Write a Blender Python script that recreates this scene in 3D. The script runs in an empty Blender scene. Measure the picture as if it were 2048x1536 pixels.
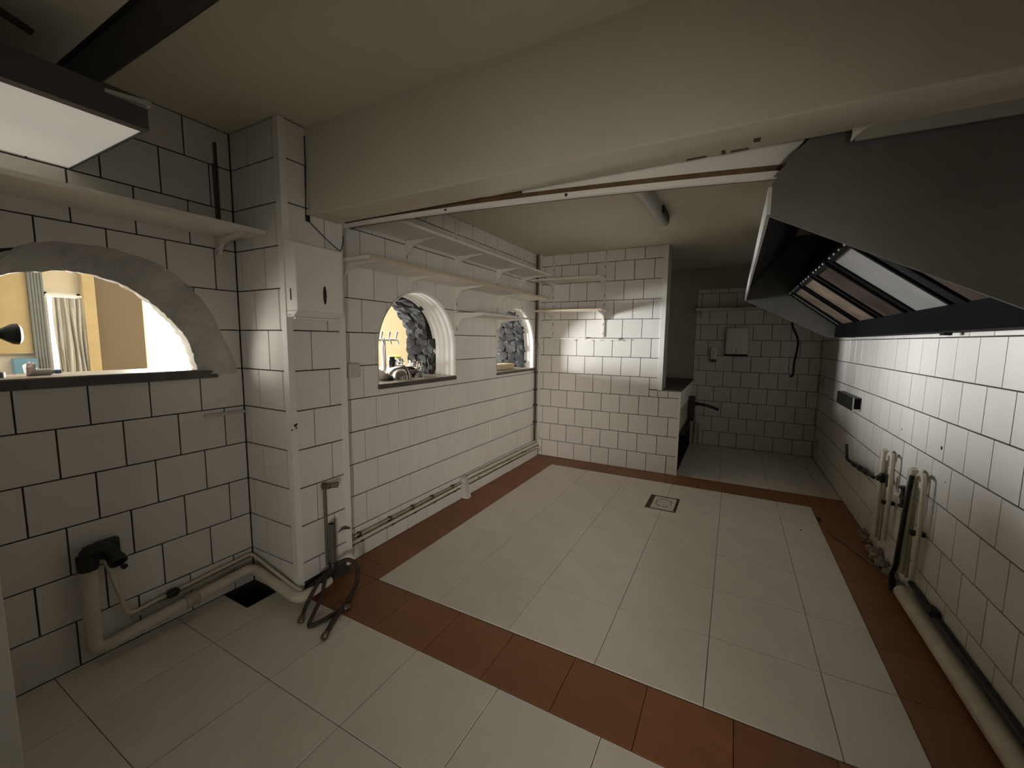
import bpy, bmesh, math, random
from mathutils import Vector, Matrix

random.seed(11)
S = bpy.context.scene
COL = S.collection

# ------------------------------------------------------------------ camera
def rot_m(p, r, y):
    return Matrix.Rotation(y, 3, 'Z') @ Matrix.Rotation(p, 3, 'X') @ Matrix.Rotation(r, 3, 'Y')

R = rot_m(-0.1064, -0.0119, 0.4937)
cam = bpy.data.objects.new('camera', bpy.data.cameras.new('camera'))
COL.objects.link(cam)
cx, cf, cu = R.col[0], R.col[1], R.col[2]
mw = Matrix((( cx[0], cu[0], -cf[0], 1.9969), (cx[1], cu[1], -cf[1], -1.681), (cx[2], cu[2], -cf[2], 1.359), (0, 0, 0, 1)))
cam.matrix_world = mw
cam.data.sensor_width = 36.0
cam.data.lens = 819.6366 * 36.0 / 2048.0
cam.data.clip_start = 0.02
S.camera = cam

# ------------------------------------------------------------------ world, lights, exposure
w = bpy.data.worlds.new('World'); S.world = w; w.use_nodes = True
w.node_tree.nodes['Background'].inputs[0].default_value = (0.75, 0.82, 0.92, 1)
w.node_tree.nodes['Background'].inputs[1].default_value = 0.06
vs = S.view_settings
vs.view_transform = 'Standard'; vs.look = 'None'; vs.gamma = 1.0; vs.use_curve_mapping = False
vs.exposure = 0.0
S.cycles.use_denoising = True
S.cycles.max_bounces = 8; S.cycles.diffuse_bounces = 5; S.cycles.glossy_bounces = 4
S.cycles.sample_clamp_indirect = 6.0
S.cycles.caustics_reflective = False; S.cycles.caustics_refractive = False

def area(name, loc, aim, sx, sy, energy, color, spread=180):
    l = bpy.data.lights.new(name, 'AREA'); l.shape = 'RECTANGLE'; l.size = sx; l.size_y = sy
    l.energy = energy; l.color = color; l.spread = math.radians(spread)
    o = bpy.data.objects.new(name, l); COL.objects.link(o)
    o.location = loc
    d = (Vector(aim) - Vector(loc)).normalized()
    o.rotation_euler = d.to_track_quat('-Z', 'Z').to_euler()
    return o

# daylight coming in through the dining room's windows, and an added fill lamp behind the camera
area('window_daylight', (-3.42, 0.80, 1.25), (0, 0.80, 1.25), 0.80, 1.1, 350, (0.95, 0.98, 1.0), 150)
area('window_daylight_north', (-3.42, 2.6, 1.2), (0, 2.6, 1.2), 1.3, 1.0, 440, (0.93, 0.97, 1.0), 150)
area('window_daylight_south', (-1.95, -3.95, 1.62), (-0.9, -1.9, 1.5), 2.2, 1.4, 110, (1.0, 0.96, 0.88), 140)
area('side_fill', (3.9, -4.2, 0.9), (0.45, 1.9, 0.75), 1.2, 1.2, 21, (1.0, 0.94, 0.84), 55)  # unseen fill lamp at the right rear, added to brighten the far zone

# ------------------------------------------------------------------ materials
MATS = {}
def mat(name, col, rough=0.5, metal=0.0, noise=0.0, nscale=8.0, bump=0.0, bscale=30.0, objvar=0.0, spec=0.5, emit=None, estr=0.0, coat=0.0, col2=None, trans=0.0, ior=1.45):
    if name in MATS: return MATS[name]
    m = bpy.data.materials.new(name); m.use_nodes = True
    nt = m.node_tree; N = nt.nodes; L = nt.links
    b = N['Principled BSDF']
    b.inputs['Base Color'].default_value = (*col, 1)
    b.inputs['Roughness'].default_value = rough
    b.inputs['Metallic'].default_value = metal
    b.inputs['Specular IOR Level'].default_value = spec
    b.inputs['IOR'].default_value = ior
    b.inputs['Transmission Weight'].default_value = trans
    if coat: b.inputs['Coat Weight'].default_value = coat; b.inputs['Coat Roughness'].default_value = 0.12
    if emit:
        b.inputs['Emission Color'].default_value = (*emit, 1); b.inputs['Emission Strength'].default_value = estr
    tc = N.new('ShaderNodeTexCoord')
    last = None
    if noise or col2:
        n = N.new('ShaderNodeTexNoise'); n.inputs['Scale'].default_value = nscale; n.inputs['Detail'].default_value = 5
        n.inputs['Roughness'].default_value = 0.65
        L.new(tc.outputs['Object'], n.inputs['Vector'])
        r = N.new('ShaderNodeValToRGB')
        c2 = col2 if col2 else tuple(c * (1 - noise) for c in col)
        r.color_ramp.elements[0].position = 0.32; r.color_ramp.elements[1].position = 0.68
        r.color_ramp.elements[0].color = (*c2, 1); r.color_ramp.elements[1].color = (*col, 1)
        L.new(n.outputs['Fac'], r.inputs['Fac']); last = r.outputs['Color']
    if objvar:
        oi = N.new('ShaderNodeObjectInfo')
        mr = N.new('ShaderNodeMapRange'); mr.inputs['To Min'].default_value = 1 - objvar; mr.inputs['To Max'].default_value = 1.0
        L.new(oi.outputs['Random'], mr.inputs['Value'])
        hs = N.new('ShaderNodeHueSaturation')
        if last: L.new(last, hs.inputs['Color'])
        else: hs.inputs['Color'].default_value = (*col, 1)
        L.new(mr.outputs['Result'], hs.inputs['Value']); last = hs.outputs['Color']
    if last: L.new(last, b.inputs['Base Color'])
    if bump:
        n2 = N.new('ShaderNodeTexNoise'); n2.inputs['Scale'].default_value = bscale; n2.inputs['Detail'].default_value = 4
        L.new(tc.outputs['Object'], n2.inputs['Vector'])
        bp = N.new('ShaderNodeBump'); bp.inputs['Strength'].default_value = bump; bp.inputs['Distance'].default_value = 0.01
        L.new(n2.outputs['Fac'], bp.inputs['Height']); L.new(bp.outputs['Normal'], b.inputs['Normal'])
    MATS[name] = m
    return m

M_TILE = mat('white_glazed_tile', (0.74, 0.705, 0.65), 0.28, noise=0.05, nscale=5, bump=0.05, bscale=9, objvar=0.06)
M_GROUT = mat('dark_grout', (0.05, 0.04, 0.033), 0.9, noise=0.35, nscale=20)
M_FLOORT = mat('pale_floor_tile', (0.78, 0.725, 0.63), 0.32, noise=0.10, nscale=5, bump=0.06, bscale=12, objvar=0.05)
M_BROWN = mat('brown_quarry_tile', (0.33, 0.135, 0.055), 0.5, noise=0.25, nscale=4, bump=0.06, bscale=20, objvar=0.16)
M_FGROUT = mat('floor_grout', (0.11, 0.09, 0.07), 0.9, noise=0.3, nscale=14)
M_PAINT = mat('white_painted_trim', (0.78, 0.75, 0.69), 0.42, noise=0.05, nscale=6, bump=0.03, bscale=40)
M_CEIL = mat('cream_ceiling_paint', (0.73, 0.68, 0.55), 0.75, noise=0.06, nscale=1.6, bump=0.05, bscale=60)
M_BEAM = mat('cream_beam_plaster', (0.60, 0.55, 0.44), 0.75, noise=0.08, nscale=2.5, bump=0.06, bscale=50)
M_WHITEBOARD = mat('white_board', (0.78, 0.75, 0.68), 0.6, noise=0.05, nscale=9)
M_SHELF = mat('white_melamine', (0.76, 0.72, 0.64), 0.45, noise=0.05, nscale=5)
M_SHELFEDGE = mat('raw_shelf_edge', (0.62, 0.50, 0.33), 0.6, noise=0.12, nscale=12)
M_METALW = mat('white_bracket_metal', (0.70, 0.67, 0.60), 0.4, noise=0.08, nscale=14)
M_STONE = mat('dark_rubble_stone', (0.060, 0.056, 0.056), 0.85, col2=(0.014, 0.013, 0.013), nscale=14, bump=0.8, bscale=34, objvar=0.35)
M_MORTAR = mat('dark_mortar', (0.035, 0.032, 0.03), 0.95)
M_PLASTER = mat('white_reveal_plaster', (0.82, 0.80, 0.76), 0.6, noise=0.04, nscale=10, bump=0.05, bscale=60)
M_ROUGHPL = mat('rough_grey_plaster', (0.62, 0.595, 0.54), 0.85, noise=0.35, nscale=7, bump=0.5, bscale=22)
M_SLATE = mat('dark_slate_sill', (0.11, 0.095, 0.08), 0.45, noise=0.5, nscale=12, bump=0.1, bscale=40)
M_SILLTOP = mat('worn_wood_sill', (0.36, 0.31, 0.25), 0.4, noise=0.35, nscale=10)
M_STEEL = mat('brushed_hood_steel', (0.19, 0.18, 0.155), 0.55, metal=0.6, noise=0.2, nscale=4, bump=0.05, bscale=70)
M_FILTER = mat('filter_steel', (0.85, 0.83, 0.80), 0.36, metal=0.75, noise=0.15, nscale=7, bump=0.06, bscale=60)
M_FILTERB = mat('brown_filter_steel', (0.48, 0.36, 0.27), 0.42, metal=0.7, noise=0.45, nscale=7, bump=0.1, bscale=50)  # brown-toned steel for the lighter brown filter panels
M_TROUGH = mat('black_trough_grease', (0.003, 0.003, 0.003), 0.7, spec=0.06)
M_FILTERD = mat('dark_brown_filter_steel', (0.20, 0.15, 0.115), 0.45, metal=0.7, col2=(0.05, 0.036, 0.028), nscale=2.2, bump=0.1, bscale=50)  # darkest filter panels, mottled brown to near-black
M_EDGE = mat('bright_steel_edge', (0.72, 0.70, 0.66), 0.35, metal=0.6)
M_BLACK = mat('black_rubber', (0.012, 0.012, 0.012), 0.5, spec=0.4)
M_BLACKM = mat('black_painted_metal', (0.016, 0.015, 0.014), 0.45)
M_DKSTEEL = mat('dark_grease_steel', (0.012, 0.012, 0.012), 0.7, metal=0.0, spec=0.12, noise=0.4, nscale=9)
M_PIPEW = mat('cream_painted_pipe', (0.66, 0.61, 0.49), 0.42, noise=0.18, nscale=11)
M_PIPED = mat('dirty_cream_pipe', (0.50, 0.45, 0.33), 0.6, noise=0.4, nscale=9)
M_PIPEB = mat('brown_painted_pipe', (0.075, 0.055, 0.04), 0.55, noise=0.4, nscale=16)
M_COPPER = mat('dull_copper', (0.24, 0.19, 0.15), 0.45, metal=0.6, noise=0.4, nscale=20)
M_PIPEG = mat('grey_plastic_pipe', (0.10, 0.095, 0.09), 0.5, noise=0.15)
M_BRASS = mat('tarnished_brass', (0.20, 0.16, 0.11), 0.4, metal=0.7, noise=0.4, nscale=30)
M_HOSE = mat('brown_braided_hose', (0.055, 0.035, 0.024), 0.65, noise=0.4, nscale=60)
M_PLASTW = mat('white_enamel_dispenser', (0.80, 0.77, 0.70), 0.35, noise=0.03, nscale=6)
M_GREYP = mat('grey_switch_plastic', (0.50, 0.48, 0.45), 0.4)
M_TIMBER = mat('old_timber', (0.17, 0.105, 0.05), 0.8, noise=0.5, nscale=9, bump=0.3, bscale=26)
M_LEDGE = mat('brown_grey_ledge', (0.16, 0.13, 0.10), 0.55, noise=0.3, nscale=9)
M_GREYW = mat('grey_wall_paint', (0.42, 0.39, 0.33), 0.8, noise=0.08, nscale=3)
M_VOID = mat('near_black_lining', (0.012, 0.011, 0.010), 0.95)  # near-black colour for hollows and inner linings
M_GULLY = mat('gully_plaster', (0.68, 0.63, 0.55), 0.7, noise=0.2, nscale=18)
M_CHROME = mat('polished_steel', (0.75, 0.72, 0.68), 0.16, metal=1.0, noise=0.1, nscale=8)
M_DKMETAL = mat('dark_pewter', (0.22, 0.20, 0.18), 0.25, metal=0.9)
M_GLASS = mat('clear_glass', (0.95, 0.95, 0.93), 0.04, trans=1.0)
M_YELLOW = mat('yellow_plastic', (0.75, 0.72, 0.10), 0.4)
M_PALEWOOD = mat('pale_wood', (0.62, 0.48, 0.30), 0.6, noise=0.15, nscale=10)
M_CREAMW = mat('warm_cream_wall', (0.60, 0.55, 0.44), 0.8, noise=0.06, nscale=3)
M_TAN = mat('tan_panel', (0.42, 0.34, 0.19), 0.7, noise=0.15, nscale=5)
M_BEIGE = mat('beige_brown_panel', (0.135, 0.108, 0.072), 0.8, noise=0.08, nscale=4)
M_BLUEGREY = mat('blue_grey_fluting', (0.16, 0.18, 0.18), 0.6, noise=0.2, nscale=6)
M_CURTAIN = mat('white_curtain', (0.55, 0.55, 0.52), 0.85, noise=0.15, nscale=5)
M_BLUE = mat('blue_paint', (0.12, 0.26, 0.38), 0.6, noise=0.2, nscale=8)
M_SKYPANE = mat('daylit_window_pane', (0.9, 0.9, 0.9), 0.5, emit=(1.0, 1.0, 0.98), estr=3.0)
M_UNDERSIDE = mat('emissive_underside', (0.8, 0.78, 0.70), 0.5, emit=(1.0, 0.96, 0.84), estr=0.26)  # own emission sets the pale tone of the overhead box's underside
M_MORTLUMP = mat('pale_cement', (0.40, 0.36, 0.29), 0.95, noise=0.45, nscale=20, bump=0.6, bscale=45)
M_SLOT = mat('dark_slot', (0.03, 0.022, 0.016), 0.8)
M_TISSUE = mat('pale_pink_tissue', (0.80, 0.72, 0.72), 0.8)
M_DFLOOR = mat('dining_floorboards', (0.30, 0.20, 0.11), 0.5, noise=0.3, nscale=4)

# ------------------------------------------------------------------ helpers
OFF = {}
def off(p):
    return OFF.get(p.name, Vector((0, 0, 0))) if p else Vector((0, 0, 0))

class MB:
    def __init__(s): s.v = []; s.f = []
    def add(s, vs, fs):
        b = len(s.v); s.v += [Vector(v) for v in vs]; s.f += [[i + b for i in f] for f in fs]; return s
    def box(s, x0, x1, y0, y1, z0, z1):
        vs = [(x0,y0,z0),(x1,y0,z0),(x1,y1,z0),(x0,y1,z0),(x0,y0,z1),(x1,y0,z1),(x1,y1,z1),(x0,y1,z1)]
        return s.add(vs, [(3,2,1,0),(4,5,6,7),(0,1,5,4),(1,2,6,5),(2,3,7,6),(3,0,4,7)])
    def hexa(s, a, b):   # two quads, a (bottom) and b (top), same winding
        return s.add(list(a) + list(b), [(3,2,1,0),(4,5,6,7),(0,1,5,4),(1,2,6,5),(2,3,7,6),(3,0,4,7)])
    def prism(s, pts, d):   # polygon pts extruded by vector d
        n = len(pts); d = Vector(d)
        vs = [Vector(p) for p in pts] + [Vector(p) + d for p in pts]
        fs = [tuple(range(n - 1, -1, -1)), tuple(range(n, 2 * n))]
        fs += [(i, (i + 1) % n, (i + 1) % n + n, i + n) for i in range(n)]
        return s.add(vs, fs)
    def tube(s, pts, r, n=10, closed=True):
        pts = [Vector(p) for p in pts]; k = len(pts)
        rs = r if isinstance(r, (list, tuple)) else [r] * k
        up = None; rings = []
        for i, p in enumerate(pts):
            t = (pts[min(i + 1, k - 1)] - pts[max(i - 1, 0)]).normalized()
            if up is None:
                up = Vector((0, 0, 1)) if abs(t.z) < 0.9 else Vector((1, 0, 0))
            a = t.cross(up)
            if a.length < 1e-4: a = t.cross(Vector((0.3, 1, 0.2)))
            a.normalize(); b = a.cross(t).normalized(); up = b
            rings.append([p + rs[i] * (math.cos(2 * math.pi * j / n) * a + math.sin(2 * math.pi * j / n) * b) for j in range(n)])
        vs = [v for ring in rings for v in ring]
        fs = []
        for i in range(k - 1):
            for j in range(n):
                fs.append((i * n + j, i * n + (j + 1) % n, (i + 1) * n + (j + 1) % n, (i + 1) * n + j))
        if closed:
            fs.append(tuple(range(n - 1, -1, -1))); fs.append(tuple((k - 1) * n + j for j in range(n)))
        return s.add(vs, fs)
    def lathe(s, prof, c=(0, 0, 0), axis=(0, 0, 1), n=20, cap=True):
        ax = Vector(axis).normalized(); c = Vector(c)
        a = ax.orthogonal().normalized(); b = ax.cross(a)
        vs = []
        for r, h in prof:
            for j in range(n):
                t = 2 * math.pi * j / n
                vs.append(c + ax * h + r * (math.cos(t) * a + math.sin(t) * b))
        k = len(prof); fs = []
        for i in range(k - 1):
            for j in range(n):
                fs.append((i * n + j, i * n + (j + 1) % n, (i + 1) * n + (j + 1) % n, (i + 1) * n + j))
        if cap:
            fs.append(tuple(range(n - 1, -1, -1))); fs.append(tuple((k - 1) * n + j for j in range(n)))
        return s.add(vs, fs)
    def build(s, name, m, parent=None, smooth=False, bevel=0.0, label=None, kind=None, jitter=0.0, auto=True):
        o_ = off(parent)
        me = bpy.data.meshes.new(name)
        me.from_pydata([tuple(v - o_) for v in s.v], [], s.f)
        bm = bmesh.new(); bm.from_mesh(me)
        bmesh.ops.recalc_face_normals(bm, faces=bm.faces)
        if bevel:
            es = [e for e in bm.edges if len(e.link_faces) == 2 and e.calc_face_angle(0) > 0.6]
            bmesh.ops.bevel(bm, geom=es, offset=bevel, segments=2, affect='EDGES', profile=0.5)
        if jitter:
            for v in bm.verts: v.co += Vector((random.uniform(-1, 1), random.uniform(-1, 1), random.uniform(-1, 1))) * jitter
        bm.to_mesh(me); bm.free()
        if smooth:
            for p in me.polygons: p.use_smooth = True
            try:
                me.set_sharp_from_angle(angle=math.radians(40))
            except Exception: pass
        me.materials.append(m)
        o = bpy.data.objects.new(name, me); COL.objects.link(o)
        if parent: o.parent = parent; OFF[o.name] = o_
        if label: o['label'] = label
        if kind: o['kind'] = kind
        return o

def tag(o, label, cat, group=None):
    o['label'] = label; o['category'] = cat
    if group: o['group'] = group
    return o

def thing(name, loc, label, cat, group=None):
    o = bpy.data.objects.new(name, None); COL.objects.link(o)
    o.location = loc; o.empty_display_size = 0.05
    OFF[o.name] = Vector(loc)
    return tag(o, label, cat, group)

def smooth_path(pts, n=6):
    """Catmull-Rom through pts."""
    P = [Vector(p) for p in pts]; out = []
    for i in range(len(P) - 1):
        p0 = P[max(i - 1, 0)]; p1 = P[i]; p2 = P[i + 1]; p3 = P[min(i + 2, len(P) - 1)]
        for k in range(n):
            t = k / n
            out.append(0.5 * ((2 * p1) + (p2 - p0) * t + (2 * p0 - 5 * p1 + 4 * p2 - p3) * t * t + (3 * p1 - p0 - 3 * p2 + p3) * t ** 3))
    out.append(P[-1]); return out

def bend(pts, r=0.03, n=5):
    """Polyline with rounded corners."""
    P = [Vector(p) for p in pts]; out = [P[0]]
    for i in range(1, len(P) - 1):
        a = (P[i - 1] - P[i]); b = (P[i + 1] - P[i])
        ra = min(r, a.length * 0.45); rb = min(r, b.length * 0.45)
        s = P[i] + a.normalized() * ra; e = P[i] + b.normalized() * rb
        for k in range(n + 1):
            t = k / n
            out.append((1 - t) ** 2 * s + 2 * t * (1 - t) * P[i] + t * t * e)
    out.append(P[-1]); return out

# ---- tiles ---------------------------------------------------------------
class Frame:
    def __init__(s, key, o, U, V, Nn, t=0.006):
        s.key = key; s.o = Vector(o); s.U = Vector(U); s.V = Vector(V); s.N = Vector(Nn); s.t = t
    def p(s, u, v, n): return s.U * u + s.V * v + s.N * n

TMESH = {}
def tile_mesh(fr, wd, ht, m, c=0.0010, gap=0.0058):
    k = (fr.key, round(wd, 3), round(ht, 3), m.name)
    if k in TMESH: return TMESH[k]
    g = gap / 2; cc = min(c, wd / 4, ht / 4)
    lo = [(g, g), (wd - g, g), (wd - g, ht - g), (g, ht - g)]
    hi = [(g + cc, g + cc), (wd - g - cc, g + cc), (wd - g - cc, ht - g - cc), (g + cc, ht - g - cc)]
    vs = [fr.p(u, v, 0) for u, v in lo] + [fr.p(u, v, fr.t - cc) for u, v in lo] + [fr.p(u, v, fr.t) for u, v in hi]
    fs = [(0,1,5,4),(1,2,6,5),(2,3,7,6),(3,0,4,7),(4,5,9,8),(5,6,10,9),(6,7,11,10),(7,4,8,11),(8,9,10,11)]
    me = bpy.data.meshes.new('tile'); me.from_pydata([tuple(v) for v in vs], [], fs)
    bm = bmesh.new(); bm.from_mesh(me)
    top = [f for f in bm.faces if len(f.verts) == 4 and all((v.co.dot(fr.N) > fr.t - 1e-5) for v in f.verts)]
    if top[0].normal.dot(fr.N) < 0: bmesh.ops.reverse_faces(bm, faces=bm.faces)
    bm.to_mesh(me); bm.free(); me.materials.append(m)
    TMESH[k] = me
    return me

def put_tile(parent, fr, u0, u1, v0, v1, m, name='tile', hole=None, tilt=0.0022, gap=0.0058):
    if u1 - u0 < 0.012 or v1 - v0 < 0.012: return
    if hole and hole.hits(u0, u1, v0, v1):
        pieces = hole.cut(u0, u1, v0, v1, gap / 2)
        if not pieces: return
        mb = MB()
        for quad in pieces:
            a = [fr.o + fr.p(u, v, 0) for u, v in quad]; b = [fr.o + fr.p(u, v, fr.t) for u, v in quad]
            mb.hexa(a, b)
        mb.build(name, m, parent)
        return
    me = tile_mesh(fr, u1 - u0, v1 - v0, m, gap=gap)
    o = bpy.data.objects.new(name, me); COL.objects.link(o)
    o.location = fr.o + fr.p(u0, v0, 0) - off(parent)
    o.rotation_euler = (random.uniform(-tilt, tilt), random.uniform(-tilt, tilt), random.uniform(-tilt, tilt))
    o.parent = parent

class Arch:
    def __init__(s, c, r, base, spring, rz=None):
        s.c = c; s.r = r; s.b = base; s.sp = spring; s.rz = rz or r
    def top(s, u):
        d = 1 - ((u - s.c) / s.r) ** 2
        return s.sp + s.rz * math.sqrt(max(d, 0))
    def hits(s, u0, u1, v0, v1):
        if u1 <= s.c - s.r or u0 >= s.c + s.r: return False
        un = min(max(s.c, u0), u1)
        return v1 > s.b and v0 < s.top(un)
    def cut(s, u0, u1, v0, v1, g):
        u0 += g; u1 -= g; v0 += g; v1 -= g
        us = {u0, u1}
        for e in (s.c - s.r, s.c + s.r):
            if u0 < e < u1: us.add(e)
        n = 14
        for i in range(1, n): us.add(u0 + (u1 - u0) * i / n)
        us = sorted(us); out = []
        for a, b in zip(us, us[1:]):
            if b - a < 1e-5: continue
            mid = (a + b) / 2
            if mid <= s.c - s.r or mid >= s.c + s.r:
                out.append([(a, v0), (b, v0), (b, v1), (a, v1)]); continue
            if v0 < s.b: out.append([(a, v0), (b, v0), (b, min(s.b, v1)), (a, min(s.b, v1))])
            ta, tb = max(s.top(a), v0), max(s.top(b), v0)
            ta, tb = min(ta, v1), min(tb, v1)
            if v1 - min(ta, tb) > 1e-4: out.append([(a, ta), (b, tb), (b, v1), (a, v1)])
        return out

class Holes:
    def __init__(s, *h): s.h = h
    def hits(s, *a): return any(x.hits(*a) for x in s.h)
    def cut(s, u0, u1, v0, v1, g):
        for x in s.h:
            if x.hits(u0, u1, v0, v1): return x.cut(u0, u1, v0, v1, g)

class Rect:
    def __init__(s, a, b, c, d): s.q = (a, b, c, d)
    def hits(s, u0, u1, v0, v1):
        a, b, c, d = s.q
        return u1 > a and u0 < b and v1 > c and v0 < d
    def cut(s, u0, u1, v0, v1, g):
        a, b, c, d = s.q; u0 += g; u1 -= g; v0 += g; v1 -= g; out = []
        def q(p, r, t, w):
            if r - p > 1e-3 and w - t > 1e-3: out.append([(p, t), (r, t), (r, w), (p, w)])
        q(u0, min(a, u1), v0, v1); q(max(b, u0), u1, v0, v1)
        m0, m1 = max(u0, a), min(u1, b)
        q(m0, m1, v0, min(c, v1)); q(m0, m1, max(d, v0), v1)
        return out

def tile_rows(parent, fr, u0, u1, v0, v1, vz, par0, pitch=0.2, m=None, hole=None, skip=None, half=True):
    """Running bond: joints at v = vz + pitch*k; row k has vertical joints at par0 + pitch/2*(k odd)."""
    m = m or M_TILE
    k = math.floor((v0 - vz) / pitch)
    while vz + pitch * k < v1 - 1e-6:
        a, b = max(v0, vz + pitch * k), min(v1, vz + pitch * (k + 1))
        ph = par0 + (pitch / 2 if (k % 2 and half) else 0)
        j = math.floor((u0 - ph) / pitch)
        while ph + pitch * j < u1 - 1e-6:
            c, d = max(u0, ph + pitch * j), min(u1, ph + pitch * (j + 1))
            if not (skip and skip(c, d, a, b)):
                put_tile(parent, fr, c, d, a, b, m, hole=hole)
            j += 1
        k += 1

def struct(mb, name, m, **kw):
    o = mb.build(name, m, **kw); o['kind'] = 'structure'; return o

def wall_slab_yz(mb, x0, x1, y0, y1, z0, z1, arches):
    """Wall slab along y with arched openings through x."""
    ys = {y0, y1}
    for a in arches:
        for i in range(33):
            ys.add(a.c - a.r * math.cos(math.pi * i / 32))
    ys = sorted(y for y in ys if y0 - 1e-9 <= y <= y1 + 1e-9)
    for p, q in zip(ys, ys[1:]):
        mid = (p + q) / 2
        h = [a for a in arches if a.c - a.r < mid < a.c + a.r]
        if not h: mb.box(x0, x1, p, q, z0, z1); continue
        a = h[0]
        mb.box(x0, x1, p, q, z0, a.b)
        tp, tq = a.top(p), a.top(q)
        mb.hexa([(x0, p, tp), (x1, p, tp), (x1, q, tq), (x0, q, tq)], [(x0, p, z1), (x1, p, z1), (x1, q, z1), (x0, q, z1)])

# ------------------------------------------------------------------ SETTING: walls
H1 = Arch(0.631, 0.414, 1.034, 1.285)
H2 = Arch(2.133, 0.418, 1.022, 1.275)
HB = Arch(-1.075, 0.50, 1.155, 1.185, 0.50)
ZJ = 0.194

# wall with the two small arched hatches
mb = MB(); wall_slab_yz(mb, -0.48, -0.006, -0.126, 4.9, -0.3, 2.47, [H1, H2])
wl = struct(mb, 'wall_left', M_GROUT)
wl['label'] = 'white tiled wall pierced by two small arched hatches'
fr = Frame('hatch', (-0.006, 0, 0), (0, 1, 0), (0, 0, 1), (1, 0, 0))
tile_rows(wl, fr, -0.118, 2.704, 0.0, 2.316, ZJ, 0.1, hole=Holes(H1, H2))

# wall with the big arch, beside the camera
mb = MB(); wall_slab_yz(mb, -0.48, -0.306, -3.4, -0.44, -0.3, 2.47, [HB])
wn = struct(mb, 'wall_left_niche', M_GROUT)
wn['label'] = 'white tiled wall around the large rough arch'
fr = Frame('niche', (-0.306, 0, 0), (0, 1, 0), (0, 0, 1), (1, 0, 0))
tile_rows(wn, fr, -2.4, -0.447, 0.0, 2.37, ZJ, -0.445, hole=HB)

# column between them
mb = MB(); mb.box(-0.48, 0.094, -0.439, -0.122, -0.3, 2.47)
colm = struct(mb, 'column', M_GROUT)
colm['label'] = 'white tiled column with painted corner strips'
fr = Frame('colf', (0.094, 0, 0), (0, 1, 0), (0, 0, 1), (1, 0, 0))
tile_rows(colm, fr, -0.424, -0.142, 0.09, 2.37, ZJ, -0.218)
fr = Frame('coll', (0, -0.439, 0), (1, 0, 0), (0, 0, 1), (0, -1, 0))
tile_rows(colm, fr, -0.3, 0.086, 0.0, 2.37, ZJ, 0.047)
MB().prism([(0.103, -0.449, 0), (0.103, -0.416, 0), (0.090, -0.416, 0), (0.090, -0.436, 0), (0.066, -0.436, 0), (0.066, -0.449, 0)], (0, 0, 2.37)) \
    .build('corner_strip', M_PAINT, colm)
MB().prism([(0.106, -0.146, 0.05), (0.106, -0.112, 0.05), (0.0, -0.112, 0.05), (0.0, -0.122, 0.05), (0.09, -0.122, 0.05), (0.09, -0.146, 0.05)], (0, 0, 2.32)) \
    .build('corner_strip', M_PAINT, colm)
for y, z, s in ((-0.428, 0.925, 0.009), (-0.423, 0.912, 0.006), (-0.445, 0.905, 0.005), (-0.42, 0.93, 0.006)):
    MB().lathe([(s, 0), (s * 0.6, 0.003)], (0.102, y, z), (1, 0, 0), 8).build('chip', M_SLOT, colm)

# far wall + low wall with ledge
mb = MB(); mb.box(-0.2, 1.345, 2.71, 2.95, -0.3, 2.4); mb.box(1.33, 1.551, 2.71, 2.80, -0.3, 0.862); mb.box(1.2, 1.545, 2.80, 4.30, 0.70, 0.862)
wf = struct(mb, 'wall_far', M_GROUT)
wf['label'] = 'white tiled end wall with low ledged section beside the recess'
fr = Frame('far', (0, 2.71, 0), (1, 0, 0), (0, 0, 1), (0, -1, 0))
tile_rows(wf, fr, 0.0, 1.336, 0.794, 2.316, ZJ, 0.15)
tile_rows(wf, fr, 0.0, 1.545, 0.0, 0.794, ZJ, 0.15)
tile_rows(wf, fr, 1.336, 1.551, 0.794, 0.864, ZJ, 1.136)
MB().box(1.33, 1.376, 2.696, 2.715, 0.868, 2.316).build('corner_strip', M_PAINT, wf)
MB().box(1.36, 1.376, 2.71, 2.95, 0.868, 2.316).build('corner_strip', M_GREYW, wf)
MB().box(1.2, 1.557, 2.704, 4.27, 0.862, 0.874).build('ledge', M_LEDGE, wf, label='dull brown ledge slab')
MB().box(1.540, 1.558, 2.704, 2.722, 0.0, 0.862).box(1.543, 1.556, 2.722, 4.27, 0.68, 0.862).build('end_frame', M_PAINT, wf)
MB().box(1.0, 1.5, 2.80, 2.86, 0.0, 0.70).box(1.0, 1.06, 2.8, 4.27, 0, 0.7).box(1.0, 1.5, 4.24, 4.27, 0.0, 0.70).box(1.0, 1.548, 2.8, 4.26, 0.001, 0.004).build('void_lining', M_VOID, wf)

# recess end wall and its left return
mb = MB(); mb.box(0.9, 3.1, 4.286, 4.45, -0.3, 2.47); mb.box(1.05, 1.15, 2.94, 4.3, 0.85, 2.4)
wr = struct(mb, 'wall_recess', M_GROUT)
wr['label'] = 'dim tiled wall at the end of the recess'
fr = Frame('rec', (0, 4.286, 0), (1, 0, 0), (0, 0, 1), (0, -1, 0))
tile_rows(wr, fr, 1.535, 2.909, 0.0, 2.05, 0.191, 1.697 if False else 1.596)
MB().box(1.0, 1.535, 4.276, 4.29, 0.87, 2.32).box(1.535, 2.909, 4.277, 4.29, 2.05, 2.32).build('painted_band', M_GREYW, wr)

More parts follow.
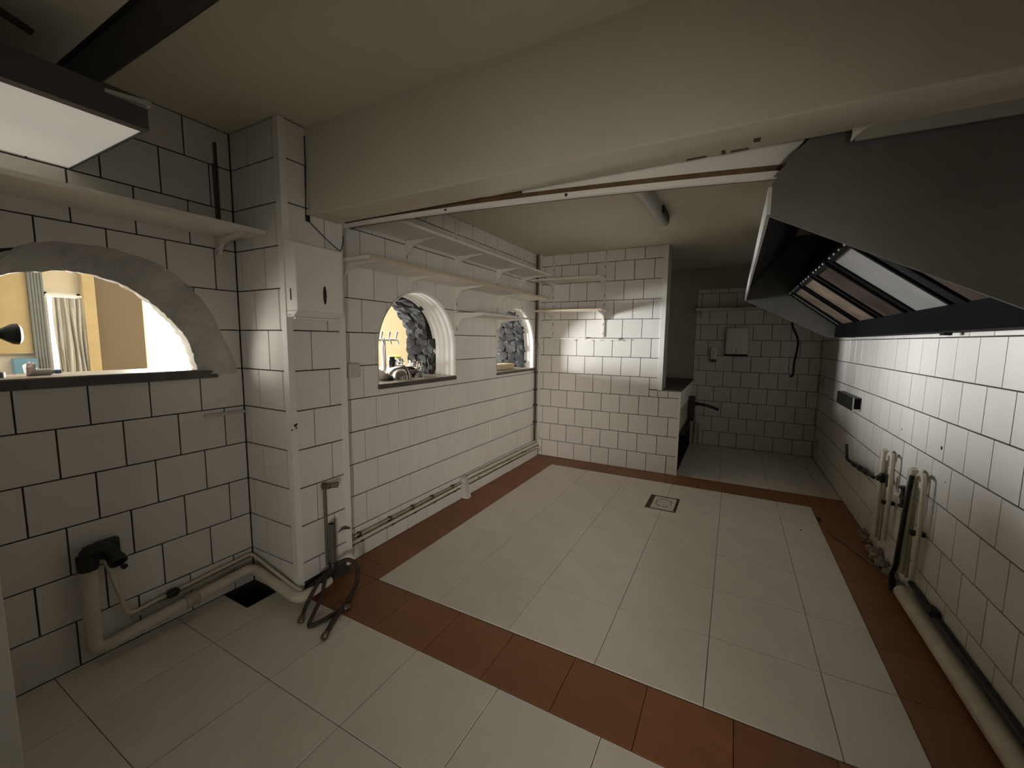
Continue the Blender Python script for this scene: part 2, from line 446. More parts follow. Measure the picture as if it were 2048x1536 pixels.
# right wall
mb = MB(); mb.box(2.915, 3.1, -1.95, 4.45, -0.3, 2.47); mb.box(2.915, 3.1, -3.4, -1.95, 1.42, 2.47)  # unseen near end and low opening, shaped to gate the added fill lamp
wrt = struct(mb, 'wall_right', M_GROUT)
wrt['label'] = 'white tiled wall under the extraction hood'
fr = Frame('right', (2.915, 0, 0), (0, 1, 0), (0, 0, 1), (-1, 0, 0))
tile_rows(wrt, fr, -1.3, 4.28, 0.0, 2.0, 0.197, 0.085, skip=lambda c, d, a, b: a > 1.65 and c > -0.2)
for y, z, s in ((1.544, 0.859, 0.005), (1.009, 0.866, 0.009), (0.93, 0.72, 0.003)):
    MB().lathe([(s, 0), (s, 0.0015)], (2.909, y, z), (-1, 0, 0), 10).build('drill_hole', M_SLOT, wrt)

# back wall behind the camera with a doorway, and stub beside the arch
mb = MB(); mb.box(-0.48, 0.8, -3.4, -3.2, -0.3, 2.47); mb.box(2.2, 2.9, -3.4, -3.2, -0.3, 2.47); mb.box(0.8, 2.2, -3.4, -3.2, 2.1, 2.47)
struct(mb, 'wall_back', M_BEAM)
mb = MB(); mb.box(-0.298, 0.175, -2.2, -1.395, 0, 1.1)
st = struct(mb, 'partition_wall', M_PAINT, bevel=0.004)
st['label'] = 'pale end of a low partition by the large arch'

# ------------------------------------------------------------------ SETTING: floor
HOLE = Rect(-0.345, -0.085, -0.605, -0.425)
mb = MB()
mb.box(-0.48, 3.1, -0.425, 4.45, -0.12, -0.008); mb.box(-0.48, 3.1, -3.4, -0.605, -0.12, -0.008)
mb.box(-0.48, -0.345, -0.605, -0.425, -0.12, -0.008); mb.box(-0.085, 3.1, -0.605, -0.425, -0.12, -0.008)
fl = struct(mb, 'floor', M_FGROUT)
fl['label'] = 'tiled kitchen floor of pale slabs with a brown tile border'
MB().box(-0.36, -0.07, -0.62, -0.41, -0.34, -0.32).box(-0.36, -0.345, -0.62, -0.41, -0.33, -0.009).box(-0.085, -0.07, -0.62, -0.41, -0.33, -0.009) \
    .box(-0.36, -0.07, -0.62, -0.605, -0.33, -0.009).box(-0.36, -0.07, -0.425, -0.41, -0.33, -0.009).build('floor_pit', M_VOID, fl, label='open black square pit')
ff = Frame('floor', (0, 0, -0.008), (1, 0, 0), (0, 1, 0), (0, 0, 1), 0.008)
DR = Rect(1.425, 1.665, 1.72, 2.045)
def grid(us, vs_, m, name, hole=None):
    for a, b in zip(us, us[1:]):
        for c, d in zip(vs_, vs_[1:]):
            put_tile(fl, ff, a, b, c, d, m, name=name, hole=hole, tilt=0.0006, gap=0.0026)
def joints(a, b, o, p):
    k = math.ceil((a - o) / p + 1e-6); out = [a]
    while o + k * p < b - 1e-6: out.append(o + k * p); k += 1
    return out + [b]
grid(joints(0.30, 2.645, 0.297, 0.42), joints(-0.105, 2.42, -0.1, 0.42), M_FLOORT, 'floor_tile', DR)
grid(joints(-0.0, 2.909, 1.477, 0.3), [-0.402, -0.105], M_BROWN, 'border_tile')
grid([0.0, 0.30], joints(-0.105, 2.704, 2.42, 0.3), M_BROWN, 'border_tile')
grid(joints(0.30, 2.645, 1.477, 0.3), [2.42, 2.735], M_BROWN, 'border_tile')
grid([2.645, 2.909], joints(-0.105, 2.735, 2.42, 0.3), M_BROWN, 'border_tile')
grid(joints(-0.3, 2.909, 1.264, 0.41), joints(-2.9, -0.402, -0.402, 0.41), M_FLOORT, 'floor_tile', HOLE)
grid(joints(1.545, 2.909, 1.946, 0.42), joints(2.735, 4.28, 2.735, 0.42), M_FLOORT, 'floor_tile')

# ------------------------------------------------------------------ SETTING: ceiling, beam, soffit
struct(MB().box(-0.48, 3.1, -0.16, 4.45, 2.316, 2.50), 'ceiling', M_CEIL)
struct(MB().box(-0.48, 3.1, -3.4, -0.16, 2.372, 2.50), 'ceiling', M_CEIL)
bm_ = struct(MB().box(0.10, 2.909, -0.31, -0.138, 1.962, 2.40), 'beam', M_BEAM, bevel=0.006)
bm_['label'] = 'deep cream plastered beam across the kitchen'
struct(MB().box(-0.3, 0.75, -3.2, -1.118, 2.25, 2.38), 'soffit', M_CEIL)

# ragged edge strip behind the beam: batten, board and edging strip, drooping towards the hood
t = thing('edge_boarding', (1.1, -0.12, 1.96), 'loose white edging strip and brown batten hanging behind the beam', 'boarding')
xs = [0.10 + (2.094 - 0.10) * i / 24 for i in range(25)]
def zt(x): return 1.968 - 0.0755 * ((x - 0.1) / 2.0) ** 1.9 * 1.0
mb = MB()
for a, b in zip(xs, xs[1:]):
    za, zb = zt(a), zt(b)
    mb.hexa([(a, -0.105, za - 0.016), (b, -0.105, zb - 0.016), (b, -0.085, zb - 0.016), (a, -0.085, za - 0.016)],
            [(a, -0.105, za + 0.003), (b, -0.105, zb + 0.003), (b, -0.085, zb + 0.003), (a, -0.085, za + 0.003)])
mb.build('edging_strip', M_WHITEBOARD, t)
mb = MB()
for a, b in zip(xs, xs[1:]):
    ra, rb = (0.004 * math.sin(a * 23), 0.004 * math.sin(b * 23))
    mb.hexa([(a, -0.088, zt(a) - 0.004), (b, -0.088, zt(b) - 0.004), (b, -0.04, zt(b) - 0.004), (a, -0.04, zt(a) - 0.004)],
            [(a, -0.088, zt(a) + 0.034 + ra), (b, -0.088, zt(b) + 0.034 + rb), (b, -0.04, zt(b) + 0.034 + rb), (a, -0.04, zt(a) + 0.034 + ra)])
mb.build('batten', M_TIMBER, t)
mb = MB()
for a, b in zip(xs, xs[1:]):
    if a < 1.15: continue
    mb.hexa([(a, -0.09, zt(a) + 0.026), (b, -0.09, zt(b) + 0.026), (b, -0.02, zt(b) + 0.03), (a, -0.02, zt(a) + 0.03)],
            [(a, -0.115, 2.0), (b, -0.115, 2.0), (b, -0.02, 2.03), (a, -0.02, 2.03)])
xe = xs[-1]
mb.hexa([(xe, -0.09, zt(xe) + 0.026), (2.106, -0.09, zt(xe) + 0.026), (2.106, -0.02, zt(xe) + 0.03), (xe, -0.02, zt(xe) + 0.03)],
        [(xe, -0.115, 2.0), (2.168, -0.115, 2.0), (2.168, -0.02, 2.0), (xe, -0.02, 2.0)])
mb.build('back_board', M_WHITEBOARD, t)
for x, s in ((0.79, 0.006), (1.38, 0.007)):
    MB().lathe([(s, 0), (s * 0.7, 0.003)], (x, -0.105, zt(x) - 0.006), (0, -1, 0), 8).build('nail_hole', M_SLOT, t)
# torn plaster chips under the beam near the hood
for x, y, sx, sy in ((1.93, -0.155, 0.012, 0.03), (2.02, -0.2, 0.018, 0.025), (1.975, -0.15, 0.05, 0.012), (1.85, -0.148, 0.06, 0.01)):
    MB().box(x - sx / 2, x + sx / 2, y - sy / 2, y + sy / 2, 1.9605, 1.963).build('plaster_chip', M_TIMBER, bm_)

# ------------------------------------------------------------------ arches: reveals, stones, sills
def arch_curve(A, n, inset=0.0, base=None):
    b = base if base is not None else A.b
    r = A.r - inset; rz = A.rz - inset
    pts = [(A.c - r, b)]
    for i in range(n + 1):
        t = math.pi * i / n
        pts.append((A.c - r * math.cos(t), A.sp + rz * math.sin(t)))
    pts.append((A.c + r, b)); return pts

def moulded_reveal(A, xs_in, name, label, base):
    """xs_in: list of (x, inset) along the depth of the reveal."""
    n = 36; mb = MB(); rings = []
    for x, ins in xs_in: rings.append([(x, y, z) for y, z in arch_curve(A, n, ins, base)])
    k = len(rings[0]); vs = [p for r in rings for p in r]; fs = []
    for i in range(len(rings) - 1):
        for j in range(k - 1):
            fs.append((i * k + j, i * k + j + 1, (i + 1) * k + j + 1, (i + 1) * k + j))
    # back face against the wall so that it has thickness
    mb.add(vs, fs)
    return mb.build(name, M_PLASTER, wl, smooth=True, label=label)

def band(x0, x1, k, amp):
    out = []; wdt = (x1 - x0) / k
    for i in range(k):
        a = x0 + wdt * i
        out += [(a, 0.0015), (a + wdt * 0.18, amp), (a + wdt * 0.8, amp), (a + wdt * 0.97, 0.0015)]
    return out
moulded_reveal(H1, [(0.004, 0.0)] + [(0.002 - x, i) for x, i in band(0.0, 0.20, 4, 0.014)] + [(-0.2, 0.03)], 'arch_moulding', 'white ribbed plaster lining of the arch', 1.066)
moulded_reveal(H2, [(0.004, 0.0)] + [(0.002 - x, i) for x, i in band(0.0, 0.11, 2, 0.012)] + [(-0.11, 0.03)], 'arch_moulding', 'white ribbed plaster lining of the arch', 1.05)

# rubble stones lining the back of each hatch
def stone_mesh(seed, a, b, c):
    rnd = random.Random(seed)
    bm = bmesh.new(); bmesh.ops.create_cube(bm, size=1.0)
    bmesh.ops.subdivide_edges(bm, edges=bm.edges[:], cuts=2, use_grid_fill=True)
    for v in bm.verts:
        v.co = v.co + Vector((rnd.uniform(-.09, .09), rnd.uniform(-.09, .09), rnd.uniform(-.12, .12)))
        l = v.co.length
        if l > 0.62: v.co *= 0.62 / l + 0.12
        v.co = Vector((v.co.x * a, v.co.y * b, v.co.z * c))
    me = bpy.data.meshes.new('stone'); bm.to_mesh(me); bm.free(); me.materials.append(M_STONE)
    return me
STONES = [stone_mesh(i, 1, 1, 1) for i in range(7)]
def stones(A, x0, x1, base):
    rnd = random.Random(int(A.c * 100))
    # positions along jambs and arch
    path = []; r = A.r
    z = base
    while z < A.sp - 0.04:
        path.append((A.c + r, z + 0.045, 0.0, 0.085)); path.append((A.c - r, z + 0.045, math.pi, 0.085)); z += 0.085
    nst = 15
    for i in range(nst):
        t = math.pi * (i + 0.5) / nst
        path.append((A.c + r * math.cos(t), A.sp + r * math.sin(t), t, math.pi * r / nst))
    for y, z, ang, ln in path:
        x = x0 + rnd.uniform(-0.02, 0.02)
        while x < x1 - 0.03:
            wd = min(rnd.uniform(0.09, 0.17), x1 - x + 0.02)
            o = bpy.data.objects.new('stone', STONES[rnd.randrange(7)]); COL.objects.link(o); o.parent = wl
            dep = rnd.uniform(0.055, 0.085)
            o.location = (x + wd / 2, y - 0.004 * math.cos(ang), z - 0.004 * math.sin(ang))
            o.rotation_euler = (ang + rnd.uniform(-.12, .12), rnd.uniform(-.1, .1), rnd.uniform(-.1, .1))
            o.scale = (wd * 0.98, dep, ln * rnd.uniform(0.95, 1.15))
            x += wd
stones(H1, -0.475, -0.215, 1.06)
stones(H2, -0.475, -0.125, 1.05)

def sill(name, y0, y1, z0, z1, x0, x1, label, parent):
    a = MB().box(x0, x1, y0, y1, z0, z1 - 0.004).build(name, M_SLATE, parent, bevel=0.003, label=label)
    MB().box(x0, x1 - 0.004, y0 + 0.002, y1 - 0.002, z1 - 0.004, z1).build('sill_top', M_SILLTOP, parent)
sill('sill', 0.213, 1.049, 1.034, 1.068, -0.56, 0.012, 'dark slate sill with worn top', wl)
sill('sill', 1.712, 2.555, 1.022, 1.050, -0.56, 0.012, 'dark slate sill with worn top', wl)
sill('sill', -1.9, -0.57, 1.155, 1.198, -0.56, -0.285, 'dark slate sill with worn top', wn)

# rough plaster band around the large arch
def rough_ring():
    out_pts = [(-0.468, 1.17), (-0.487, 1.26), (-0.511, 1.317), (-0.545, 1.41), (-0.581, 1.49), (-0.65, 1.585), (-0.726, 1.651), (-0.806, 1.693), (-0.89, 1.712), (-0.967, 1.722), (-1.094, 1.712), (-1.171, 1.69), (-1.234, 1.64), (-1.32, 1.60), (-1.42, 1.5), (-1.5, 1.38), (-1.55, 1.2)]
    n = len(out_pts); mb = MB(); rnd = random.Random(4)
    ins = []
    for i in range(n):
        t = math.pi * i / (n - 1) * 0.985 + 0.02
        j = rnd.uniform(-0.008, 0.008)
        ins.append((-1.075 + (0.424 + j) * math.cos(t), 1.165 + (0.436 + j) * math.sin(t)))
    sp = lambda v, c, k: c + (v - c) * k
    # densify
    def dens(p):
        q = smooth_path([(0, a, b) for a, b in p], 5)
        return [(v.y + rnd.uniform(-.003, .003), v.z + rnd.uniform(-.003, .003)) for v in q]
    o2, i2 = dens(out_pts), dens(ins)
    k = len(o2)
    rings = [[(-0.3005, y, z) for y, z in o2],
             [(-0.288 + rnd.uniform(-.004, .004), y * .8 + yy * .2, z * .8 + zz * .2) for (y, z), (yy, zz) in zip(o2, i2)],
             [(-0.283 + rnd.uniform(-.004, .004), y * .4 + yy * .6, z * .4 + zz * .6) for (y, z), (yy, zz) in zip(o2, i2)],
             [(-0.292 + rnd.uniform(-.004, .004), yy, zz) for yy, zz in i2],
             [(-0.34 + rnd.uniform(-.008, .008), sp(yy, -1.075, 1.012) + rnd.uniform(-.006, .006), sp(zz, 1.165, 1.012) + rnd.uniform(-.006, .006)) for yy, zz in i2],
             [(-0.41 + rnd.uniform(-.01, .01), sp(yy, -1.075, 1.06) + rnd.uniform(-.006, .006), sp(zz, 1.165, 1.05) + rnd.uniform(-.006, .006)) for yy, zz in i2],
             [(-0.488, sp(yy, -1.075, 1.14), sp(zz, 1.165, 1.12)) for yy, zz in i2],
             [(-0.488, y, z) for y, z in o2]]
    vs = [p for r in rings for p in r]; fs = []
    for i in range(len(rings) - 1):
        for j in range(k - 1): fs.append((i * k + j, i * k + j + 1, (i + 1) * k + j + 1, (i + 1) * k + j))
    mb.add(vs, fs)
    mb.build('arch_plaster', M_ROUGHPL, wn, smooth=True, label='rough grey plaster band around the arch')
rough_ring()

# ------------------------------------------------------------------ extractor hood
t = thing('extractor_hood', (2.5, 1.3, 1.42), 'large steel extraction hood with slanted filters along the tiled wall', 'hood')
def cheek(y, th):
    p = [(2.063, y, 1.757), (2.065, y, 1.838), (2.116, y, 1.925), (2.166, y, 1.972), (2.40, y, 2.312), (2.905, y, 2.312), (2.905, y, 1.415), (2.715, y, 1.415)]
    return MB().prism(p, (0, th, 0))
cheek(-0.135, 0.012).build('cheek', M_STEEL, t)
cheek(2.84, 0.012).build('cheek', M_STEEL, t)
def strip(prof, y0, y1, th):
    mb = MB()
    for (xa, za), (xb, zb) in zip(prof, prof[1:]):
        d = Vector((xb - xa, 0, zb - za)); nn = Vector((d.z, 0, -d.x)).normalized() * th
        mb.hexa([(xa, y0, za), (xb, y0, zb), (xb, y1, zb), (xa, y1, za)], [(xa + nn.x, y0, za + nn.z), (xb + nn.x, y0, zb + nn.z), (xb + nn.x, y1, zb + nn.z), (xa + nn.x, y1, za + nn.z)])
    return mb
strip([(2.065, 1.838), (2.116, 1.925), (2.166, 1.972), (2.40, 2.312)], -0.123, 2.84, 0.008).build('fascia', M_STEEL, t)
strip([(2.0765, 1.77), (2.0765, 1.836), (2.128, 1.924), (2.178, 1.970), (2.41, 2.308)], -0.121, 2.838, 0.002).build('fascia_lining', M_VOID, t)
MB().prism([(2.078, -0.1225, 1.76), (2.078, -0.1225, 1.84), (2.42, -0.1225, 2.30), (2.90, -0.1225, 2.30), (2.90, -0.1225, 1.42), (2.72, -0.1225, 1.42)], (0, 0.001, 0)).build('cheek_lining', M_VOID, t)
MB().box(2.061, 2.071, -0.136, 2.852, 1.757, 1.84).build('lip', M_EDGE, t, label='bright steel front lip')
strip([(2.43, 1.83), (2.60, 2.28)], -0.12, 2.84, 0.006).build('baffle_back', M_DKSTEEL, t)
MB().box(2.765, 2.905, -0.135, 2.84, 1.418, 1.50).box(2.765, 2.785, -0.135, 2.84, 1.50, 1.525).build('trough', M_TROUGH, t, label='black grease trough')
# five filter panels
nx, nz = Vector((2.80 - 2.414, 0, 1.507 - 1.805)).normalized(), None
fdir = nx; fn = Vector((fdir.z, 0, -fdir.x)); fn = fn if fn.z < 0 else -fn      # facing down and towards the room
L0 = Vector((2.414, 0, 1.805)); flen = (Vector((2.80, 0, 1.507)) - L0).length
def fpt(s, y, h): return L0 + fdir * s + Vector((0, y, 0)) + fn * h
def fbox(mb, s0, s1, y0, y1, h0, h1):
    return mb.hexa([fpt(s0, y0, h0), fpt(s1, y0, h0), fpt(s1, y1, h0), fpt(s0, y1, h0)], [fpt(s0, y0, h1), fpt(s1, y0, h1), fpt(s1, y1, h1), fpt(s0, y1, h1)])
for i, (ya, yb, m_) in enumerate(((0.05, 0.545, M_FILTERD), (0.65, 1.08, M_FILTER), (1.165, 1.575, M_FILTERD), (1.665, 2.115, M_FILTERB), (2.185, 2.64, M_FILTERB), (2.665, 2.83, M_FILTER))):
    fbox(MB(), 0.0, flen, ya, yb, -0.02, 0.0).build('filter_panel', m_, t)
    mb = MB(); fbox(mb, 0, flen, ya, ya + 0.022, 0, 0.012); fbox(mb, 0, flen, yb - 0.022, yb, 0, 0.012); fbox(mb, flen - 0.025, flen, ya + 0.022, yb - 0.022, 0, 0.010); fbox(mb, 0, 0.02, ya + 0.022, yb - 0.022, 0, 0.010)
    f = mb.build('filter_frame', M_DKSTEEL, t)
    for k in range(4):
        yy = ya + 0.05 + (yb - ya - 0.1) * k / 3
        MB().lathe([(0.004, -0.012), (0.008, 0), (0.004, 0.012)], fpt(-0.004, yy, 0.004), (0, 1, 0), 8).build('filter_clip', M_EDGE, t)
fbox(MB(), -0.02, flen + 0.01, -0.12, 2.84, -0.035, -0.022).build('filter_rail', M_DKSTEEL, t)
MB().box(2.84, 2.87, 0.93, 0.97, 1.405, 1.42).build('drain_plug', M_BLACK, t)

# dark panel with a curled white corner hanging at the hood's top edge
t = thing('closing_panel', (2.6, -0.15, 1.93), 'dull panel with curled white corner hanging over the hood top', 'panel')
MB().hexa([(2.262, -0.150, 1.930), (2.909, -0.150, 1.925), (2.909, -0.142, 1.925), (2.262, -0.142, 1.930)], [(2.262, -0.150, 1.968), (2.909, -0.150, 1.968), (2.909, -0.142, 1.968), (2.262, -0.142, 1.968)]).build('panel_board', M_GREYW, t)
mb = MB(); pr = []
for i in range(7):
    a = i / 6
    pr.append((2.250 + 0.002 * a, -0.156 - 0.012 * math.sin(a * 3), 1.928 + 0.034 * a, 0.006 + 0.045 * a ** 1.6))
vs = []; fs = []
for (x, y, z, wd) in pr: vs += [(x, y, z), (x + wd, y - 0.004, z), (x + wd, y - 0.001, z), (x, y + 0.002, z)]
for i in range(6):
    for j in range(4): fs.append((i * 4 + j, i * 4 + (j + 1) % 4, i * 4 + 4 + (j + 1) % 4, i * 4 + 4 + j))
fs += [(0, 1, 2, 3), (24, 25, 26, 27)]
mb.add(vs, fs).build('curled_corner', M_WHITEBOARD, t)

# ------------------------------------------------------------------ shelves
def bracket(parent, p, d, up, m=M_METALW, ln=0.25, drop=0.085, w_=0.018):
    """p: point on wall under the shelf, d: outward direction."""
    p = Vector(p); d = Vector(d); s = d.cross(Vector((0, 0, 1))).normalized() * (w_ / 2)
    prof = [(0, 0), (ln, 0), (ln, -0.006), (ln * 0.55, -0.018), (ln * 0.2, -0.034), (0.035, -0.052), (0.020, -drop), (0.0, -drop)]
    a = [p + d * u + Vector((0, 0, v)) - s for u, v in prof]
    return MB().prism(a, s * 2).build('bracket', m, parent)

# wall standards of the hatch wall (slotted uprights)
for i, (y, z0, z1) in enumerate(((0.49, 1.67, 2.29), (1.055, 1.40, 2.29), (1.712, 1.30, 2.29), (2.215, 1.66, 2.29))):
    o = MB().box(0.0, 0.010, y - 0.010, y + 0.010, z0, z1).build('shelf_upright', M_METALW)
    tag(o, ['white slotted upright above the first small hatch', 'long white slotted upright between the two small hatches', 'white slotted upright beside the second small hatch', 'short white slotted upright nearest the dark corner pipe'][i], 'upright', 'slotted uprights on the hatch wall')
    for k in range(int((z1 - z0) / 0.1)):
        MB().box(0.0095, 0.0106, y - 0.003, y + 0.003, z0 + 0.03 + 0.1 * k, z0 + 0.055 + 0.1 * k).build('slot', M_SLOT, o)

def shelf(name, box, label, brs, edge, d=(1, 0, 0)):
    x0, x1, y0, y1, z0, z1 = box
    t = thing(name, ((x0 + x1) / 2, (y0 + y1) / 2, z0), label, 'shelf')
    MB().box(*box).build('board', M_SHELF, t, bevel=0.0015)
    if d[0]: MB().box(x1, x1 + 0.0015, y0, y1, z0 + 0.001, z1 - 0.001).build('edge_band', edge, t)
    else: MB().box(x0, x1, y0 - 0.0015, y0, z0 + 0.001, z1 - 0.001).build('edge_band', edge, t)
    for b in brs: bracket(t, *b)
    return t
X = (1, 0, 0)
shelf('wall_shelf', (0.012, 0.297, -0.115, 2.27, 2.017, 2.035), 'long white shelf highest on the hatch wall', [((0.010, y, 2.016), X, 0) for y in (0.49, 1.055, 1.712, 2.215)], M_SHELF)
shelf('wall_shelf', (0.012, 0.292, -0.10, 2.29, 1.778, 1.796), 'long white shelf just above the small arched hatches', [((0.010, y, 1.777), X, 0) for y in (-0.045, 0.49, 1.055, 1.712)], M_SHELFEDGE)
shelf('wall_shelf', (0.012, 0.265, 1.045, 1.86, 1.555, 1.572), 'short white shelf crossing the top of the second hatch', [((0.010, y, 1.554), X, 0) for y in (1.057, 1.712)], M_SHELF)
# far wall shelves
Yd = (0, -1, 0)
for i, x in enumerate((0.163, 0.748)):
    o = MB().box(x - 0.010, x + 0.010, 2.693, 2.704, 1.405, 2.275).build('shelf_upright', M_METALW)
    tag(o, ['white slotted upright on the end wall beside the corner pipe', 'white slotted upright in the middle of the end wall'][i], 'upright', 'slotted uprights on the end wall')
    for k in range(8):
        MB().box(x - 0.003, x + 0.003, 2.6924, 2.6935, 1.43 + 0.1 * k, 1.455 + 0.1 * k).build('slot', M_SLOT, o)
shelf('wall_shelf', (0.03, 0.775, 2.41, 2.69, 1.998, 2.016), 'pale upper shelf on the end wall', [((x, 2.694, 1.997), Yd, 0) for x in (0.163, 0.748)], M_SHELF, Yd)
shelf('wall_shelf', (0.04, 0.795, 2.44, 2.69, 1.672, 1.690), 'cream lower shelf on the end wall', [((x, 2.694, 1.671), Yd, 0) for x in (0.163, 0.748)], M_SHELFEDGE, Yd)
# niche shelf above the big arch
shelf('wall_shelf', (-0.298, -0.022, -2.0, -0.449, 1.850, 1.870), 'deep white shelf above the large rough arch', [((-0.299, y, 1.849), X, 0) for y in (-0.53, -1.3)], M_SHELF)
# recess shelf
shelf('wall_shelf', (1.54, 2.43, 4.05, 4.279, 1.765, 1.783), 'dim shelf on the recess wall above the paper dispenser', [((x, 4.279, 1.764), Yd, 0) for x in (1.60, 2.33)], M_SHELF, Yd)

# conduit along the end wall under the shelves
t = thing('cable_conduit', (0.6, 2.69, 1.385), 'thin white conduit running under the end wall shelves', 'conduit')
MB().box(0.15, 0.56, 2.688, 2.704, 1.380, 1.394).build('conduit_run', M_PAINT, t)
MB().box(0.55, 0.93, 2.686, 2.704, 1.372, 1.386).build('conduit_run', M_PAINT, t)
MB().tube([(0.93, 2.694, 1.376), (1.05, 2.697, 1.374)], 0.004, 8).build('cable_tail', M_PAINT, t)
MB().box(0.545, 0.565, 2.684, 2.704, 1.374, 1.402).build('joint_cover', M_GREYP, t)
MB().box(0.90, 0.925, 2.684, 2.704, 1.366, 1.392).build('joint_cover', M_GREYP, t)
for x in (0.21, 0.43, 0.62, 0.72, 0.83, 0.95): MB().box(x - 0.008, x + 0.008, 2.690, 2.704, 1.364, 1.374).build('clip', M_GREYP, t)

# ------------------------------------------------------------------ pipes on the hatch wall and corner
t = thing('corner_pipe', (0.02, 2.565, 0.2), 'dark brown vertical pipe in the hatch wall corner', 'pipe')
MB().tube([(0.018, 2.566, 0.20), (0.018, 2.566, 2.30)], 0.0135, 10).build('pipe_run', M_PIPEB, t, smooth=True)
for z in (0.42, 0.62, 0.80, 1.0, 1.32): MB().box(0.0, 0.036, 2.546, 2.586, z - 0.009, z + 0.009).build('clip', M_BLACKM, t)
t = thing('corner_pipe', (0.04, 2.61, 0.13), 'pale vertical pipe against the end wall, turning along the hatch wall skirting', 'pipe')
MB().tube(bend([(0.036, 2.612, 2.312), (0.036, 2.612, 0.165), (0.036, 2.55, 0.163), (0.030, 1.18, 0.172)], 0.03), 0.0135, 10).build('pipe_run', M_PIPEW, t, smooth=True)
t = thing('skirting_pipe', (0.03, 1.9, 0.11), 'lower pale pipe along the hatch wall skirting beyond the plaster lump', 'pipe')
MB().tube(bend([(0.045, 2.66, 0.06), (0.045, 2.64, 0.114), (0.030, 2.58, 0.116), (0.030, 1.18, 0.134)], 0.03), 0.011, 10).build('pipe_run', M_PIPEW, t, smooth=True)
for y in (1.35, 1.62, 1.95, 2.3): MB().box(0.0, 0.042, y - 0.01, y + 0.01, 0.120, 0.128).build('clip', M_PIPEB, t)
t = thing('skirting_pipe', (0.03, 0.5, 0.12), 'pale pipe on dark clips between the column and the plaster lump', 'pipe')
MB().tube([(0.030, -0.10, 0.122), (0.030, 0.5, 0.124), (0.030, 1.14, 0.128)], 0.0125, 10).build('pipe_run', M_PIPEW, t, smooth=True)
MB().tube([(0.018, -0.10, 0.152), (0.018, 0.5, 0.150), (0.018, 1.13, 0.148)], 0.006, 8).build('thin_pipe', M_PIPED, t, smooth=True)
for y in (0.02, 0.28, 0.50, 0.72, 0.98): MB().box(0.0, 0.046, y - 0.012, y + 0.012, 0.108, 0.118).box(0.0, 0.03, y - 0.006, y + 0.006, 0.118, 0.16).build('clip', M_PIPEB, t)
o = MB().hexa([(0.001, 1.115, 0.0), (0.075, 1.12, 0.0), (0.07, 1.18, 0.0), (0.001, 1.185, 0.0)], [(0.001, 1.10, 0.19), (0.055, 1.115, 0.175), (0.05, 1.165, 0.18), (0.001, 1.175, 0.195)]).build('plaster_lump', M_ROUGHPL, jitter=0.004, bevel=0.01)
tag(o, 'crumbling plaster lump covering the skirting pipes on the hatch wall', 'plaster')
# skirting upstand under the pipes (row of cut tiles, proud of the wall)
sk = struct(MB().box(0.0, 0.012, -0.11, 1.10, 0.0, 0.095).box(0.0, 0.012, 1.19, 2.66, 0.0, 0.09), 'baseboard_left', M_GROUT)
fr = Frame('skirt', (0.012, 0, 0), (0, 1, 0), (0, 0, 1), (1, 0, 0), 0.005)
for a, b in zip(joints(-0.11, 1.10, 0.05, 0.2), joints(-0.11, 1.10, 0.05, 0.2)[1:]): put_tile(sk, fr, a, b, 0, 0.095, M_TILE)
for a, b in zip(joints(1.19, 2.66, 0.05, 0.2), joints(1.19, 2.66, 0.05, 0.2)[1:]): put_tile(sk, fr, a, b, 0, 0.09, M_TILE)

# ------------------------------------------------------------------ niche pipes
t = thing('waste_pipe', (-0.25, -1.1, 0.06), 'thick cream waste pipe along the niche wall and round the column foot', 'pipe')
MB().tube(bend([(-0.235, -1.112, 0.45), (-0.235, -1.118, 0.065), (-0.235, -0.9, 0.085), (-0.238, -0.485, 0.112), (0.165, -0.490, 0.060), (0.150, -0.35, 0.055), (0.142, -0.30, 0.055)], 0.05), 0.0265, 14).build('pipe_run', M_PIPEW, t, smooth=True)
MB().lathe([(0.033, 0), (0.033, 0.05), (0.028, 0.055)], (-0.236, -0.80, 0.093), (0.02, 1, 0.066), 14).build('pipe_socket', M_PIPED, t, smooth=True)
MB().lathe([(0.031, -0.03), (0.034, -0.02), (0.034, 0.03)], (-0.235, -1.112, 0.45), (0, 0, 1), 14).tube(bend([(-0.235, -1.112, 0.46), (-0.238, -1.110, 0.497), (-0.235, -1.05, 0.485), (-0.19, -1.042, 0.447)], 0.03), 0.027, 12) \
    .lathe([(0.027, -0.02), (0.030, -0.01), (0.030, 0.012), (0.023, 0.012), (0.022, -0.004), (0.0, -0.004)], (-0.180, -1.040, 0.440), (0.78, 0.12, -0.6), 12, cap=False).build('trap_fitting', M_BLACKM, t, smooth=True)
MB().box(-0.299, -0.262, -1.075, -1.000, 0.43, 0.505).build('trap_bracket', M_BLACKM, t, bevel=0.008)
t = thing('thin_pipe', (-0.27, -0.9, 0.15), 'thin cream pipe behind the thick waste pipe on the niche wall', 'pipe')
MB().tube(bend([(-0.262, -1.055, 0.43), (-0.270, -0.995, 0.14), (-0.28, -0.9, 0.145), (-0.28, -0.465, 0.172), (0.10, -0.466, 0.090), (0.14, -0.463, 0.085)], 0.03), 0.0085, 10).build('pipe_run', M_PIPEW, t, smooth=True)
MB().tube([(-0.285, -0.98, 0.115), (-0.285, -0.47, 0.145)], 0.01, 8).build('thin_run', M_PIPED, t, smooth=True)
MB().lathe([(0.012, 0), (0.02, 0.01), (0.02, 0.035), (0.01, 0.05)], (-0.27, -0.855, 0.15), (0, 1, 0.05), 12).build('fitting', M_BLACKM, t, smooth=True)
MB().lathe([(0.009, 0), (0.012, 0.02)], (-0.298, -0.99, 0.36), (1, 0, 0), 10).build('wall_plug', M_BLACKM, t)
o = MB().box(-0.298, -0.283, -0.64, -0.452, 0.957, 0.973).build('rail', M_GREYP, bevel=0.003)
